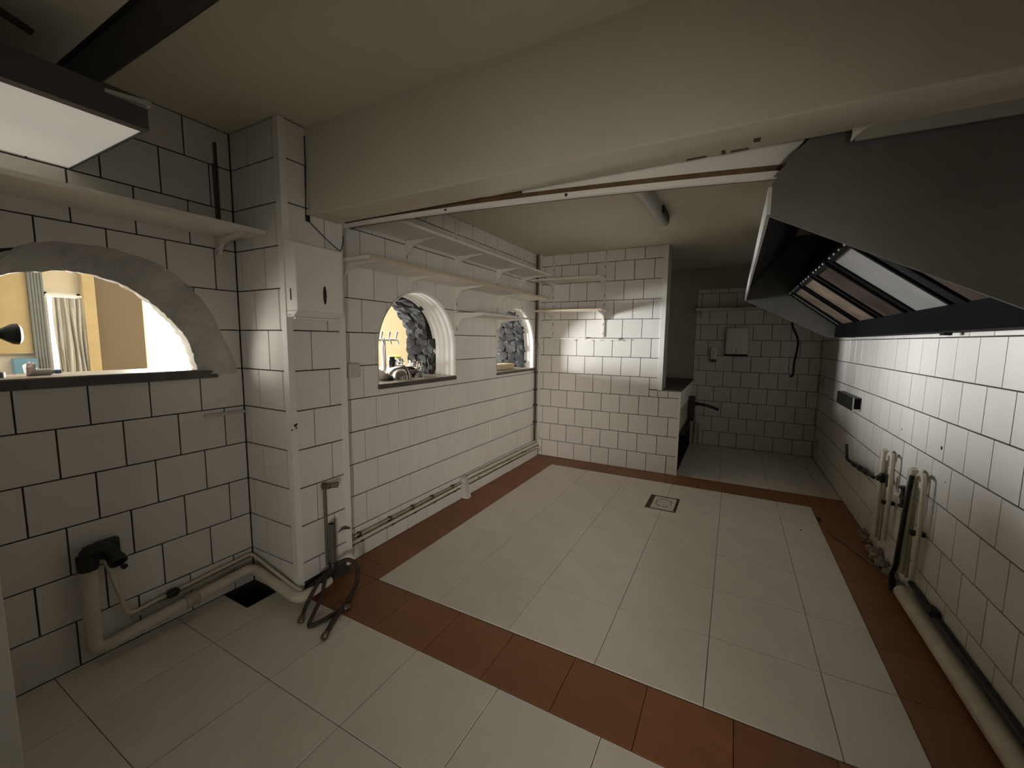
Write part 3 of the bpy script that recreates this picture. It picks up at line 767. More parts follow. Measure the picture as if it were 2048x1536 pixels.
tag(o, 'short grey metal rail on the niche wall under the large arch', 'rail')
t = thing('surface_conduit', (-0.29, -0.52, 1.88), 'thin vertical conduit on the niche wall above the deep shelf', 'conduit')
MB().tube([(-0.292, -0.517, 1.871), (-0.292, -0.517, 2.30)], 0.007, 8).tube([(-0.295, -0.528, 1.90), (-0.295, -0.53, 2.20)], 0.003, 6).build('conduit_run', M_PIPEB, t, smooth=True)

# ------------------------------------------------------------------ column fittings
t = thing('towel_dispenser', (0.13, -0.29, 1.455), 'white enamel paper towel dispenser hung on the tiled column', 'dispenser')
mb = MB()
a1 = [(0.101, -0.446, 1.487), (0.165, -0.430, 1.487), (0.165, -0.170, 1.487), (0.101, -0.165, 1.487)]
a0 = [(0.101, -0.446, 1.457), (0.140, -0.438, 1.457), (0.140, -0.185, 1.460), (0.101, -0.175, 1.460)]
B_ = [(0.101, -0.446, 1.822), (0.163, -0.431, 1.806), (0.163, -0.167, 1.804), (0.101, -0.160, 1.819)]
mb.hexa(a1, B_).hexa(a0, a1)
mb.build('body', M_PLASTW, t, bevel=0.003)
def face_pt(u, v, h=0.0):   # on the sloping front, u 0..1 across, v 0..1 up
    p = Vector(a1[1]).lerp(Vector(a1[2]), u).lerp(Vector(B_[1]).lerp(Vector(B_[2]), u), v)
    return p + Vector((h, 0, 0))
ring = [face_pt(0.575 + 0.038 * math.cos(k * math.pi / 8), 0.27 + 0.145 * math.sin(k * math.pi / 8), 0.0012) for k in range(16)]
MB().prism(ring, (0.001, 0, 0)).build('level_slot', M_SLOT, t)
MB().hexa([(0.128, -0.4410, 1.537), (0.133, -0.4398, 1.537), (0.133, -0.4388, 1.537), (0.128, -0.4400, 1.537)], [(0.128, -0.4410, 1.592), (0.133, -0.4398, 1.592), (0.133, -0.4388, 1.592), (0.128, -0.4400, 1.592)]).build('side_slot', M_SLOT, t)
MB().box(0.104, 0.138, -0.425, -0.20, 1.449, 1.457).build('outlet_tray', M_PLASTW, t)
MB().lathe([(0.004, 0), (0.003, 0.002)], (0.118, -0.4465, 1.468), (0, -1, 0), 8).build('rivet', M_GREYP, t)

t = thing('switch_box', (0.0, 0.0, 1.165), 'small grey switch box on the tiles beside the column', 'switch')
MB().box(0.001, 0.034, -0.040, 0.046, 1.128, 1.211).build('box_body', M_GREYP, t, bevel=0.006)
MB().box(0.034, 0.037, -0.012, 0.018, 1.15, 1.19).build('rocker', M_GREYP, t, bevel=0.001)

o = MB().tube(smooth_path([(0.106, -0.318, 2.33), (0.106, -0.319, 2.15), (0.104, -0.324, 1.95), (0.104, -0.31, 1.935), (0.108, -0.225, 1.873), (0.112, -0.150, 1.828), (0.112, -0.128, 1.832), (0.108, -0.112, 1.90), (0.05, -0.105, 1.95)], 6), 0.0026, 6).build('cable', M_BLACK, smooth=True)
tag(o, 'thin dark cable drooping from the beam end over the dispenser', 'cable')
o = MB().box(0.101, 0.112, -0.324, -0.308, 1.93, 1.96).build('cable_clip', M_BLACK); tag(o, 'small dark cable clip at the lower corner of the beam end', 'clip')

t = thing('water_tap', (0.12, -0.29, 0.15), 'tarnished brass tap on a thin vertical pipe low on the column', 'tap')
MB().tube([(0.115, -0.287, 0.13), (0.115, -0.287, 0.56)], 0.0085, 10).build('riser_pipe', M_COPPER, t, smooth=True)
MB().lathe([(0.016, 0), (0.018, 0.01), (0.014, 0.02), (0.014, 0.045), (0.006, 0.05)], (0.105, -0.285, 0.575), (1, 0, 0), 12).tube([(0.115, -0.287, 0.555), (0.118, -0.286, 0.585)], 0.014, 10).build('tap_body', M_BRASS, t, smooth=True)
MB().tube([(0.135, -0.28, 0.582), (0.165, -0.235, 0.578)], [0.008, 0.010], 10).tube([(0.13, -0.27, 0.562), (0.16, -0.235, 0.560)], [0.006, 0.004], 8).build('tap_spout', M_BRASS, t, smooth=True)
t = thing('standpipe', (0.16, -0.28, 0.12), 'open dark grey standpipe rising at the foot of the column', 'pipe')
MB().lathe([(0.0165, 0.12), (0.0165, 0.372), (0.0135, 0.372), (0.0135, 0.33), (0.0, 0.33)], (0.158, -0.285, 0.0), (0.0, 0.0, 1), 16, cap=False).build('pipe_run', M_PIPEG, t, smooth=True)
MB().lathe([(0.020, 0.10), (0.022, 0.115), (0.022, 0.155), (0.018, 0.16)], (0.158, -0.285, 0.0), (0, 0, 1), 14).build('socket', M_BLACKM, t, smooth=True)
MB().tube([(0.158, -0.285, 0.105), (0.15, -0.35, 0.085), (0.14, -0.42, 0.07)], [0.02, 0.018, 0.018], 10).build('branch', M_BLACKM, t, smooth=True)
t = thing('small_valve', (0.11, -0.17, 0.29), 'tiny brass valve low beside the column corner strip', 'valve')
MB().tube([(0.106, -0.125, 0.268), (0.115, -0.16, 0.285), (0.118, -0.185, 0.292)], [0.005, 0.008, 0.007], 8).tube([(0.118, -0.18, 0.292), (0.122, -0.215, 0.285)], [0.004, 0.003], 6).build('valve_body', M_BRASS, t, smooth=True)
hs = [[(0.16, -0.27, 0.13), (0.19, -0.22, 0.145), (0.23, -0.195, 0.115), (0.27, -0.22, 0.06), (0.32, -0.31, 0.022), (0.38, -0.45, 0.014), (0.435, -0.545, 0.013)],
      [(0.155, -0.30, 0.12), (0.19, -0.36, 0.10), (0.24, -0.42, 0.06), (0.275, -0.49, 0.025), (0.315, -0.545, 0.012), (0.335, -0.51, 0.012), (0.345, -0.44, 0.012), (0.36, -0.38, 0.014)],
      [(0.15, -0.31, 0.12), (0.17, -0.38, 0.10), (0.195, -0.44, 0.07), (0.21, -0.49, 0.03), (0.235, -0.525, 0.012)]]
lb = ['dark braided hose arching from the standpipe onto the floor', 'dark hose looped in a bend on the pale floor by the standpipe', 'short dark hose with loose end beside the waste pipe bend']
for i, (h, l_) in enumerate(zip(hs, lb)):
    t = thing('flexible_hose', h[-1], l_, 'hose', 'hoses at the column foot')
    MB().tube(smooth_path(h, 7), 0.0115 if i == 0 else 0.0095, 10).build('hose_tube', M_HOSE, t, smooth=True)
    e = Vector(h[-1]); d = (e - Vector(h[-2])).normalized()
    MB().lathe([(0.012, -0.004), (0.015, 0.0), (0.015, 0.024), (0.010, 0.028)], e, d, 10).build('hose_nut', M_BRASS, t, smooth=True)

# ------------------------------------------------------------------ floor gully
t = thing('floor_drain', (1.545, 1.885, 0.0), 'square floor drain with pale cover and dark side gaps', 'drain')
MB().box(1.425, 1.665, 1.72, 2.045, -0.02, -0.010).build('drain_tray', M_VOID, t)
mb = MB().box(1.425, 1.665, 1.72, 1.735, -0.01, 0.001).box(1.425, 1.665, 2.03, 2.045, -0.01, 0.001).box(1.425, 1.432, 1.735, 2.03, -0.01, 0.001).box(1.658, 1.665, 1.735, 2.03, -0.01, 0.001)
mb.build('drain_frame', M_TIMBER, t)
MB().box(1.465, 1.642, 1.742, 2.022, -0.01, 0.0015).build('drain_cover', M_GULLY, t, bevel=0.001)
mb = MB()
for k in range(22):
    a = 2 * math.pi * k / 22; 
    if k % 4 == 0: continue
    c = Vector((1.553 + 0.062 * math.cos(a), 1.885 + 0.085 * math.sin(a), 0.0016))
    tn = Vector((-math.sin(a), 1.2 * math.cos(a), 0)).normalized() * 0.010; rd = Vector((math.cos(a), math.sin(a), 0)) * 0.0028
    mb.prism([c - tn - rd, c + tn - rd, c + tn + rd, c - tn + rd], (0, 0, 0.0012))
mb.build('drain_slots', M_SLOT, t)
MB().lathe([(0.045, 0.0015), (0.05, 0.004), (0.02, 0.005)], (1.553, 1.885, 0), (0, 0, 1), 20).build('drain_knob', M_GULLY, t, smooth=True)

# ------------------------------------------------------------------ right wall fittings
t = thing('wall_trunking', (2.88, 2.75, 0.83), 'dark open-ended trunking box on the tiled wall by the recess', 'trunking')
MB().box(2.858, 2.907, 2.45, 3.02, 0.925, 0.935).box(2.856, 2.863, 2.45, 3.02, 0.832, 0.93).box(2.863, 2.907, 2.95, 3.02, 0.832, 0.925).build('casing', M_BLACKM, t)
MB().box(2.856, 2.907, 2.445, 2.455, 0.83, 0.845).box(2.856, 2.862, 2.443, 2.452, 0.832, 0.935).build('end_rim', M_PAINT, t)
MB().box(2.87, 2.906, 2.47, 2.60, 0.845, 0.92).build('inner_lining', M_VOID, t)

def wall_pipe(name, pts, r, m, parent, n=10): return MB().tube(bend(pts, 0.035, 6), r, n).build(name, m, parent, smooth=True)
GX = 2.868
t = thing('gas_pipe_bend', (GX, 2.2, 0.45), 'black corroded gas pipe with upturned end on the tiled wall', 'pipe')
MB().tube(bend([(2.868, 2.57, 0.535), (2.868, 2.52, 0.42), (2.868, 2.30, 0.435), (2.868, 1.80, 0.478)], 0.03), 0.011, 10).build('pipe_run', M_BLACKM, t, smooth=True)
for y, z, s in ((2.28, 0.437, 0.018), (2.12, 0.452, 0.020), (1.98, 0.462, 0.017)): MB().lathe([(0.011, -0.05), (s, -0.03), (s, 0.03), (0.011, 0.05)], (2.868, y, z), (0, -1, 0.09), 10).build('tape_wrap', M_BLACKM, t, smooth=True)

def gas_loop(y, zt_, label, thick, lower, dy=0.0):
    t = thing('gas_tap_loop', (GX, y, 0.1), label, 'pipe')
    wall_pipe('loop_pipe', [(2.862, y + 0.065, 0.54 + dy), (2.862, y + 0.06, zt_), (2.874, y + 0.0, zt_ + 0.0), (2.876, y - 0.0, 0.13)], 0.0085, M_PIPED, t)
    wall_pipe('main_pipe', [(2.858, y + 0.005, zt_ + 0.004), (2.862, y + 0.025, 0.14)], thick, M_PIPEW, t, 12)
    wall_pipe('return_pipe', [(2.872, y - 0.02, zt_ - 0.05), (2.872, y - 0.03, zt_ - 0.004), (2.868, y - 0.105, zt_ - 0.004), (2.874, y - 0.10, 0.42), (2.880, y - 0.06, 0.16)], 0.0105, M_PIPEW, t)
    MB().box(2.850, 2.905, y - 0.085, y - 0.055, 0.392, 0.412).build('pipe_clip', M_BLACKM, t)
    return t
t = gas_loop(1.60, 0.705, 'pale looped gas pipes joined to the black bent pipe', 0.016, 0)
MB().lathe([(0.014, -0.03), (0.021, -0.02), (0.021, 0.02), (0.014, 0.03)], (2.862, 1.60, 0.535), (0, 0, 1), 12).lathe([(0.010, 0), (0.017, 0.008), (0.017, 0.025)], (2.852, 1.58, 0.535), (-1, 0, 0), 10).build('gas_cock', M_BLACKM, t, smooth=True)
MB().lathe([(0.012, 0), (0.017, 0.01), (0.017, 0.05), (0.012, 0.07)], (2.866, 1.66, 0.525), (0, 1, -0.12), 12).build('union_nut', M_PIPEW, t, smooth=True)
MB().tube([(2.872, 1.53, 0.5), (2.872, 1.53, 0.575)], 0.014, 8).build('valve_stub', M_BLACKM, t, smooth=True)
t = gas_loop(1.135, 0.712, 'pale looped gas pipes with a black cock and dark hose beside it', 0.0175, 0)
MB().lathe([(0.012, -0.06), (0.022, -0.055), (0.022, -0.045), (0.013, -0.04), (0.013, 0.04), (0.022, 0.045), (0.022, 0.055), (0.012, 0.06)], (2.856, 1.225, 0.538), (0, 0.06, 1), 12) \
    .tube([(2.856, 1.225, 0.538), (2.862, 1.15, 0.538)], 0.011, 8).build('gas_cock', M_BLACKM, t, smooth=True)
MB().lathe([(0.013, 0), (0.016, 0.012), (0.010, 0.03)], (2.848, 1.232, 0.54), (-0.6, 0.8, 0), 10).build('cock_cap', M_PIPEW, t, smooth=True)
MB().tube(bend([(2.862, 1.222, 0.50), (2.864, 1.24, 0.30), (2.868, 1.275, 0.14)], 0.05), 0.010, 8).build('drop_pipe', M_PIPED, t, smooth=True)
o = MB().tube(smooth_path([(2.845, 1.105, 0.69), (2.838, 1.112, 0.55), (2.834, 1.125, 0.35), (2.834, 1.150, 0.18), (2.834, 1.185, 0.10), (2.845, 1.18, 0.02)], 6), [0.011] * 25 + [0.017] * 6, 10).build('black_hose', M_BLACK, smooth=True)
tag(o, 'thick black hose dropping beside the looped gas pipes to the floor', 'hose')

o = MB().tube([(2.868, 1.13, 0.045), (2.868, 0.5, 0.045), (2.868, -0.4, 0.045), (2.868, -1.4, 0.045)], 0.038, 14).build('skirting_pipe', M_PIPEW, smooth=True)
tag(o, 'wide pale pipe lying along the floor under the hood wall', 'pipe')
t = thing('dark_skirting_pipe', (2.895, 0.5, 0.11), 'dark pipe with a fitting above the wide pale floor pipe', 'pipe')
MB().tube([(2.893, 1.12, 0.112), (2.893, -1.4, 0.105)], 0.013, 8).build('pipe_run', M_BLACKM, t, smooth=True)
MB().lathe([(0.013, 0), (0.022, 0.005), (0.022, 0.05), (0.013, 0.06)], (2.888, 0.80, 0.125), (0, 1, 0), 10).build('fitting', M_BLACKM, t, smooth=True)
o = MB().tube(smooth_path([(2.675, 1.93, 0.006), (2.73, 1.78, 0.007), (2.81, 1.576, 0.008), (2.862, 1.40, 0.010), (2.888, 1.30, 0.02)], 6), 0.006, 8).build('copper_tube', M_COPPER, smooth=True)
tag(o, 'thin copper tube lying across the brown border tiles', 'tube')
# cement rubble heaped in the corner below the first loop
rnd = random.Random(8); rb = MB()
for k in range(46):
    y = rnd.uniform(1.18, 2.0); s = rnd.uniform(0.010, 0.030) * (1.0 if y < 1.75 else 0.7)
    x = 2.905 - rnd.uniform(0.0, 0.05); 
    rb.lathe([(s * 0.3, -s * 0.3), (s, 0.0), (s * 0.8, s * 0.7), (s * 0.2, s)], (x, y, s * 0.3 + rnd.uniform(0, 0.035)), (rnd.uniform(-.3, .3), rnd.uniform(-.3, .3), 1), 7)
o = rb.build('cement_rubble', M_MORTLUMP, jitter=0.003, kind='stuff')
tag(o, 'crumbled cement heaped along the wall foot between the gas pipes', 'rubble')
o = MB().box(2.648, 2.672, 2.10, 2.18, 0.0005, 0.003).build('rust_stain', M_SLOT); tag(o, 'small dark stain on the border tile edge near the recess', 'stain')
o = MB().lathe([(0.008, 0.0005), (0.006, 0.003)], (2.51, 1.86, 0), (0, 0, 1), 8).build('debris_speck', M_SLOT); tag(o, 'tiny dark speck on the pale floor tiles', 'debris')

# ------------------------------------------------------------------ recess fittings
t = thing('towel_dispenser', (2.03, 4.23, 1.19), 'pale grey paper towel dispenser on the dim recess wall', 'dispenser')
MB().hexa([(1.895, 4.279, 1.215), (2.155, 4.279, 1.215), (2.155, 4.17, 1.215), (1.895, 4.17, 1.215)], [(1.90, 4.279, 1.55), (2.15, 4.279, 1.55), (2.15, 4.20, 1.55), (1.90, 4.20, 1.55)]).build('body', M_PLASTW, t, bevel=0.02)
MB().box(1.90, 2.15, 4.18, 4.275, 1.195, 1.216).build('outlet', M_VOID, t)
MB().box(2.02, 2.026, 4.166, 4.172, 1.225, 1.285).build('seam', M_SLOT, t)
t = thing('soap_dispenser', (1.77, 4.24, 1.11), 'small white soap dispenser beside the paper dispenser', 'dispenser')
MB().box(1.733, 1.808, 4.20, 4.279, 1.14, 1.30).build('body', M_PLASTW, t, bevel=0.015)
MB().box(1.736, 1.806, 4.195, 4.279, 1.11, 1.145).build('push_bar', M_PIPEG, t, bevel=0.006)
MB().box(1.768, 1.774, 4.197, 4.201, 1.195, 1.255).build('window_slot', M_SLOT, t)
o = MB().tube(smooth_path([(2.594, 4.272, 1.638), (2.60, 4.27, 1.56), (2.66, 4.268, 1.42), (2.665, 4.268, 1.30), (2.645, 4.268, 1.12), (2.642, 4.262, 0.985), (2.61, 4.25, 0.965)], 6), 0.011, 8).build('hanging_cable', M_BLACK, smooth=True)
tag(o, 'black cable hanging down the recess wall', 'cable')
for i, z in enumerate((1.02, 0.3)):
    o = MB().lathe([(0.06, 0), (0.058, 0.012), (0.03, 0.018)], (2.908, 4.05 - 0.0 * i, z - 0.1), (-1, 0, 0), 20).build('pipe_rosette', M_GREYP, smooth=True)
    tag(o, ['round grey wall plate in the recess at waist height', 'round grey wall plate in the recess near the floor'][i], 'plate')

t = thing('hatch_door', (1.57, 3.5, 0.45), 'grey flap door with black edge bar and lever below the brown ledge', 'hatch')
MB().box(1.530, 1.545, 2.88, 3.72, 0.41, 0.685).build('door_leaf', M_GREYW, t)
MB().box(1.560, 1.632, 3.58, 3.62, 0.42, 0.725).build('edge_bar', M_BLACKM, t, bevel=0.01)
MB().box(1.545, 1.59, 2.90, 3.60, 0.385, 0.425).build('bottom_bar', M_BLACKM, t)
MB().tube(smooth_path([(1.62, 3.60, 0.63), (1.66, 3.60, 0.635), (1.76, 3.60, 0.622), (1.885, 3.60, 0.585)], 6), [0.03] * 3 + [0.022] * 4 + [0.017] * 12, 10).build('lever', M_BLACKM, t, smooth=True)
o = MB().tube([(1.60, 4.25, 0.0), (1.60, 4.25, 0.30)], 0.018, 10).tube([(1.645, 4.25, 0.0), (1.645, 4.25, 0.28)], 0.012, 10).build('floor_pipe', M_PIPED, smooth=True)
tag(o, 'short pale pipes rising from the recess floor by the dark opening', 'pipe')

# ------------------------------------------------------------------ ceiling fittings
t = thing('batten_light', (1.45, 1.1, 2.316), 'unlit fluorescent batten on the cream ceiling beyond the beam', 'light')
def rounded(x, y, w_, z0, z1, n=10):
    out = [(x - w_ / 2, y, z1)]
    for k in range(n + 1):
        a = math.pi * k / n
        out.append((x - w_ / 2 * math.cos(a), y, z0 + 0.03 - 0.03 * math.sin(a)))
    return out + [(x + w_ / 2, y, z1)]
pa, pb = rounded(1.458, 1.78, 0.086, 2.250, 2.316), rounded(1.425, 0.35, 0.092, 2.250, 2.316)
n = len(pa); MB().add(pa + pb, [tuple(range(n)), tuple(range(2 * n - 1, n - 1, -1))] + [(i, (i + 1) % n, (i + 1) % n + n, i + n) for i in range(n)]).build('underside_cover', M_GREYP, t, smooth=True)
MB().hexa([(1.372, 0.36, 2.292), (1.386, 0.36, 2.292), (1.420, 1.70, 2.292), (1.406, 1.70, 2.292)], [(1.372, 0.36, 2.316), (1.386, 0.36, 2.316), (1.420, 1.70, 2.316), (1.406, 1.70, 2.316)]).build('base_tray', M_PAINT, t)
MB().box(1.493, 1.506, 1.45, 1.72, 2.262, 2.314).build('side_gap', M_BLACK, t)

t = thing('overhead_box', (0.0, -1.6, 2.0), 'overhead box with pale emissive underside over the large arch', 'light')
MB().box(-0.298, 0.318, -2.4, -1.036, 2.0, 2.006).build('underside_cover', M_UNDERSIDE, t)
MB().box(0.318, 0.352, -2.4, -1.030, 1.996, 2.066).box(-0.298, 0.318, -1.036, -1.030, 1.996, 2.066).box(-0.298, 0.352, -2.4, -1.030, 2.066, 2.08).build('housing', M_PIPEG, t)
MB().hexa([(0.352, -1.13, 2.058), (0.356, -1.13, 2.058), (0.386, -1.032, 2.056), (0.352, -1.032, 2.056)], [(0.352, -1.13, 2.068), (0.356, -1.13, 2.068), (0.386, -1.032, 2.070), (0.352, -1.032, 2.070)]).build('flange', M_EDGE, t)
MB().box(-0.2, 0.2, -2.2, -1.3, 2.08, 2.25).build('mounting_box', M_DKSTEEL, t)
o = MB().hexa([(0.09, -1.20, 2.247), (0.13, -1.20, 2.247), (0.25, -1.40, 2.247), (0.21, -1.40, 2.247)], [(0.09, -1.20, 2.25), (0.13, -1.20, 2.25), (0.25, -1.40, 2.25), (0.21, -1.40, 2.25)]).build('ceiling_stain', M_TIMBER)
tag(o, 'dark streak on the ceiling above the overhead box', 'stain')

# ------------------------------------------------------------------ things on the hatch sills
t = thing('dome_lid', (-0.165, 0.556, 1.068), 'polished steel dish cover resting on the first hatch sill', 'lid')
prof = [(0.088, 0.0), (0.092, 0.004), (0.088, 0.012), (0.084, 0.03), (0.072, 0.058), (0.05, 0.078), (0.02, 0.088), (0.004, 0.089)]
MB().lathe(prof, (-0.165, 0.556, 1.069), (0.12, -0.05, 1), 28).build('dome', M_CHROME, t, smooth=True)
MB().tube(smooth_path([(-0.165 + 0.09 * math.cos(a), 0.60, 1.072 + 0.088 * math.sin(a)) for a in [math.pi * k / 8 for k in range(9)]], 2), 0.010, 8).build('handle_strap', M_DKMETAL, t, smooth=True)
t = thing('steel_bowl', (-0.20, 0.455, 1.068), 'tilted steel bowl at the column end of the first hatch sill', 'bowl')
MB().lathe([(0.02, 0.0), (0.045, 0.01), (0.07, 0.035), (0.085, 0.065), (0.089, 0.068), (0.081, 0.064), (0.066, 0.036), (0.042, 0.014), (0.0, 0.006)], (-0.19, 0.395, 1.072), (0.35, 0.45, 0.9), 24, cap=False).build('shell', M_CHROME, t, smooth=True)
t = thing('dark_bowl', (-0.21, 0.745, 1.068), 'dark pewter bowl between the dish cover and the tumbler', 'bowl')
MB().lathe([(0.03, 0.0), (0.05, 0.015), (0.058, 0.045), (0.052, 0.07), (0.046, 0.066), (0.05, 0.045), (0.04, 0.02), (0.0, 0.012)], (-0.21, 0.735, 1.068), (0.15, -0.1, 1), 22, cap=False).build('shell', M_DKMETAL, t, smooth=True)
t = thing('glass_tumbler', (-0.145, 0.79, 1.068), 'clear tumbler beside the dark bowl on the first sill', 'glass')
MB().lathe([(0.0, 0.004), (0.020, 0.004), (0.024, 0.05), (0.026, 0.075), (0.028, 0.075), (0.026, 0.05), (0.022, 0.0), (0.0, 0.0)], (-0.145, 0.79, 1.068), (0, 0, 1), 18, cap=False).build('shell', M_GLASS, t, smooth=True)
for i, (x, y, h, r) in enumerate(((-0.36, 0.72, 0.13, 0.034), (-0.40, 0.82, 0.135, 0.036), (-0.30, 0.86, 0.12, 0.032), (-0.22, 0.85, 0.115, 0.030))):
    g = thing('serving_jug', (x, y, 1.068), ['polished jug behind the dish cover', 'taller polished jug behind the dark bowl', 'dull polished jug beside the stone jamb', 'small polished jug behind the tumbler'][i] + ' on the first sill', 'jug', 'jugs on the first hatch sill')
    MB().lathe([(r * 0.8, 0), (r * 1.05, h * 0.2), (r, h * 0.5), (r * 0.7, h * 0.8), (r * 0.85, h), (r * 0.8, h), (r * 0.62, h * 0.8), (0, h * 0.5)], (x, y, 1.068), (0.03 * i, 0.02, 1), 18, cap=False).build('jug_body', M_CHROME, g, smooth=True)
    MB().tube(smooth_path([(x, y + r * 0.8, 1.068 + h * 0.9), (x, y + r * 1.8, 1.068 + h * 0.7), (x, y + r, 1.068 + h * 0.25)], 5), 0.005, 6).build('jug_handle', M_CHROME, g, smooth=True)
t = thing('pump_bottle', (-0.30, 0.64, 1.068), 'black capped bottle standing behind the steel dish cover', 'bottle')
MB().lathe([(0.024, 0), (0.026, 0.01), (0.026, 0.085), (0.015, 0.10)], (-0.30, 0.642, 1.068), (0, 0, 1), 16).build('bottle_body', M_DKMETAL, t, smooth=True)
MB().lathe([(0.024, 0.09), (0.026, 0.10), (0.026, 0.125), (0.021, 0.13), (0.021, 0.15), (0.018, 0.155)], (-0.30, 0.642, 1.068), (0, 0, 1), 16).build('bottle_cap', M_BLACK, t, smooth=True)
# bar counter beyond, with a beer font and yellow tub
t = thing('bar_counter', (-0.9, 1.1, 0.0), 'bar counter in the room beyond the small hatches', 'counter')
MB().box(-1.15, -0.62, 0.4, 3.6, 1.03, 1.07).build('counter_top', M_SILLTOP, t, bevel=0.004)
MB().box(-1.08, -0.70, 0.5, 3.5, 0.0, 1.03).build('counter_front', M_TAN, t)
t = thing('beer_font', (-0.75, 1.02, 1.07), 'chrome drinks font with cross bar of taps on the bar counter', 'font')
fy = 1.005
MB().lathe([(0.045, 0), (0.045, 0.012), (0.02, 0.02), (0.019, 0.27), (0.024, 0.28), (0.01, 0.30)], (-0.75, fy, 1.07), (0, 0, 1), 18).build('column_tube', M_CHROME, t, smooth=True)
MB().tube([(-0.75, fy - 0.09, 1.35), (-0.75, fy + 0.15, 1.35)], 0.014, 12).build('cross_bar', M_CHROME, t, smooth=True)
for k in range(3):
    y = fy - 0.06 + 0.09 * k
    MB().tube([(-0.75, y, 1.35), (-0.70, y, 1.345), (-0.69, y, 1.31)], 0.007, 8).tube([(-0.72, y, 1.36), (-0.715, y + 0.01, 1.42)], [0.006, 0.009], 8).build('tap_handle', M_DKMETAL, t, smooth=True)
t = thing('yellow_tub', (-0.8, 1.16, 1.07), 'yellow lidded tub behind the bottle on the bar counter', 'tub')
MB().lathe([(0.05, 0), (0.06, 0.10), (0.062, 0.10)], (-0.85, 1.24, 1.07), (0, 0, 1), 18).build('tub_body', M_PAINT, t, smooth=True)
MB().lathe([(0.064, 0.10), (0.064, 0.125), (0.05, 0.13)], (-0.85, 1.24, 1.07), (0, 0, 1), 18).build('tub_lid', M_YELLOW, t, smooth=True)
o = MB().hexa([(-0.26, 1.85, 1.050), (-0.12, 1.85, 1.050), (-0.10, 2.27, 1.050), (-0.24, 2.27, 1.050)], [(-0.26, 1.85, 1.108), (-0.12, 1.85, 1.108), (-0.10, 2.27, 1.108), (-0.24, 2.27, 1.108)]).build('wood_block', M_PALEWOOD, bevel=0.004)
tag(o, 'pale wooden block lying on the second hatch sill', 'block')

# ------------------------------------------------------------------ dining room beyond the arches
def winwall(mb, x0, x1, y0, y1, z0, z1, wins):
    ys = sorted({y0, y1, *[v for w_ in wins for v in w_[:2]]})
    for a, b in zip(ys, ys[1:]):
        h = [w_ for w_ in wins if w_[0] <= a and w_[1] >= b]
        if not h: mb.box(x0, x1, a, b, z0, z1); continue
        mb.box(x0, x1, a, b, z0, h[0][2]); mb.box(x0, x1, a, b, h[0][3], z1)
WINS = [(-0.385, -0.150, 0.85, 1.745), (0.31, 1.25, 0.65, 2.3), (1.95, 3.25, 0.65, 2.3)]
mb = MB(); winwall(mb, -3.65, -3.5, -4.3, 5.0, -0.3, 2.7, WINS)
ww = struct(mb, 'wall_outer_west', M_CREAMW)
mb = MB(); mb.box(-3.65, -0.48, 4.85, 5.0, -0.3, 2.7); struct(mb, 'wall_outer_north', M_CREAMW)
mb = MB(); mb.box(-3.65, -3.05, -4.3, -4.15, -0.3, 2.7); mb.box(-0.85, -0.4, -4.3, -4.15, -0.3, 2.7); mb.box(-3.05, -0.85, -4.3, -4.15, -0.3, 0.9); mb.box(-3.05, -0.85, -4.3, -4.15, 2.33, 2.7)
mb.box(-0.48, -0.3, -4.3, -3.4, -0.3, 2.7)
struct(mb, 'wall_outer_south', M_CREAMW)
struct(MB().box(-3.65, -0.48, -4.3, 5.0, 2.6, 2.7), 'ceiling', M_CEIL)
struct(MB().box(-3.65, -0.48, -4.3, 5.0, -0.12, 0.0), 'floor', M_DFLOOR)
for i, (a, b, c, d) in enumerate(WINS):
    o = bpy.data.objects.new('window_%d' % (i + 1), None); COL.objects.link(o); o['kind'] = 'structure'
    o.location = (-3.55, (a + b) / 2, c); OFF[o.name] = Vector(o.location)
    o['label'] = 'bright daylit window of the room beyond the arches'
    MB().box(-3.60, -3.595, a, b, c, d).build('pane', M_SKYPANE, o)
    MB().box(-3.59, -3.50, a, a + 0.02, c, d).box(-3.59, -3.50, b - 0.02, b, c, d).box(-3.59, -3.50, a, b, c, c + 0.02).box(-3.59, -3.50, a, b, d - 0.03, d).build('window_frame', M_PAINT, o)

# curtain with folds in the small window
t = thing('window_curtain', (-3.45, -0.27, 0.9), 'white curtain hanging in folds in the bright window beyond the large arch', 'curtain')
vs = []; fs = []; n = 60
for j in range(9):
    z = 0.93 + (1.70 - 0.93) * j / 8
    for i in range(n + 1):
        u = i / n
        vs.append((-3.44 + (0.020 * math.sin(u * 31 + 1.6 * math.sin(u * 7) + 0.5 * math.sin(j * 0.9 + u * 5)) + 0.012 * math.sin(u * 57 + j * 0.4)) * (1.15 - 0.05 * j), -0.352 + 0.195 * u + 0.004 * math.sin(j * 0.8 + u * 9), z))
for j in range(8):
    for i in range(n): fs.append((j * (n + 1) + i, j * (n + 1) + i + 1, (j + 1) * (n + 1) + i + 1, (j + 1) * (n + 1) + i))
MB().add(vs, fs).build('curtain_cloth', M_CURTAIN, t, smooth=True)
MB().tube([(-3.44, -0.39, 1.715), (-3.44, -0.152, 1.715)], 0.010, 10).build('curtain_rod', M_PAINT, t, smooth=True)
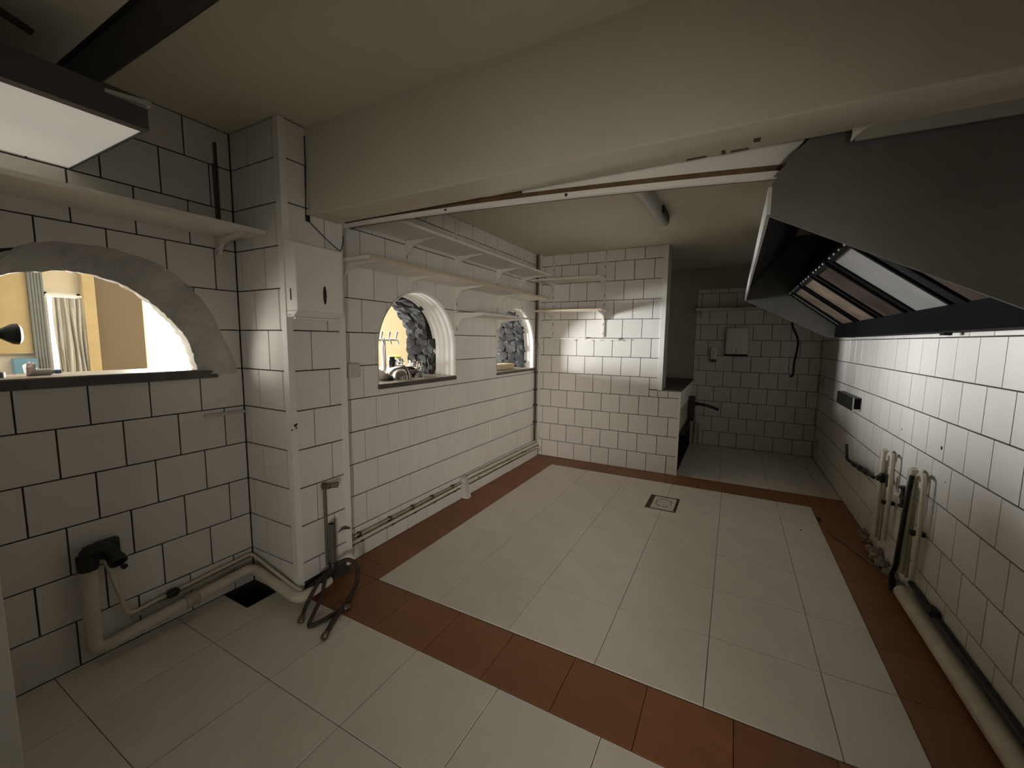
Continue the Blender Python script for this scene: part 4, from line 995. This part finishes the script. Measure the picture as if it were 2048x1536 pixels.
# fluted blue-grey hanging beside it
t = thing('fluted_blind', (-3.45, -0.43, 0.9), 'blue grey fluted blind beside the bright curtained window', 'blind')
for k in range(5):
    y = -0.478 + 0.0185 * k
    MB().tube([(-3.44, y, 0.9), (-3.44, y, 2.1)], 0.0098, 10).build('slat', M_BLUEGREY, t, smooth=True)
o = MB().box(-3.49, -3.46, -0.90, -0.485, 1.19, 2.2).build('tan_board', M_TAN, bevel=0.004); tag(o, 'tan board on the wall beyond the large arch', 'board')
o = MB().box(-3.49, -3.40, -0.62, -0.485, 0.0, 1.15).build('blue_cupboard', M_BLUE, bevel=0.004); tag(o, 'blue cupboard under the tan board beyond the large arch', 'cupboard')
o = MB().box(-3.49, -3.42, -0.148, -0.062, 0.0, 2.6).build('timber_post', M_TAN, bevel=0.003); tag(o, 'tan timber post beside the bright curtained window', 'post')
o = MB().box(-3.49, -3.44, -0.06, 0.295, 0.0, 2.6).build('beige_screen', M_BEIGE, bevel=0.003); tag(o, 'plain beige screen panel between the bright windows', 'screen')
t = thing('soap_bottle', (-0.42, -1.12, 1.198), 'small white and blue bottle lying on the large arch sill', 'bottle')
MB().lathe([(0.006, -0.035), (0.013, -0.028), (0.013, 0.02), (0.007, 0.03)], (-0.42, -1.135, 1.211), (0.2, 1, 0), 12).build('bottle_body', M_CURTAIN, t, smooth=True)
MB().lathe([(0.007, 0.03), (0.009, 0.035), (0.008, 0.05)], (-0.42, -1.135, 1.211), (0.2, 1, 0), 10).build('bottle_cap', M_BLUE, t, smooth=True)
t = thing('pan_handle', (-0.40, -1.29, 1.198), 'black flared knob on a dark post standing on the large arch sill', 'knob')
MB().lathe([(0.05, 0.0), (0.05, 0.02), (0.034, 0.03), (0.030, 0.25), (0.02, 0.26)], (-0.40, -1.285, 1.198), (0, 0, 1), 16).build('post', M_BLACKM, t, smooth=True)
MB().lathe([(0.016, 0.0), (0.016, 0.045), (0.030, 0.066), (0.038, 0.078), (0.040, 0.092), (0.030, 0.100), (0.0, 0.102)], (-0.40, -1.285, 1.360), (0.0, 1, 0.0), 18, cap=False).build('flared_knob', M_BLACK, t, smooth=True)
t = thing('crumpled_tissue', (-0.43, -1.172, 1.198), 'pale pink tissue bunched beside the small bottle on the large arch sill', 'tissue')
MB().lathe([(0.004, 0), (0.014, 0.012), (0.019, 0.034), (0.012, 0.048), (0.004, 0.052)], (-0.43, -1.172, 1.198), (0.1, 0.15, 1), 14).build('tissue_sheet', M_TISSUE, t, jitter=0.004)
# black box put in for the shadow band on the ceiling beside the overhead box
o = MB().box(-0.298, 0.95, -1.112, -1.0, 2.25, 2.371).build('ceiling_shadow_box', M_BLACKM, bevel=0.01)
tag(o, 'black box standing in for a shadow across the ceiling beside the overhead box', 'shadow')
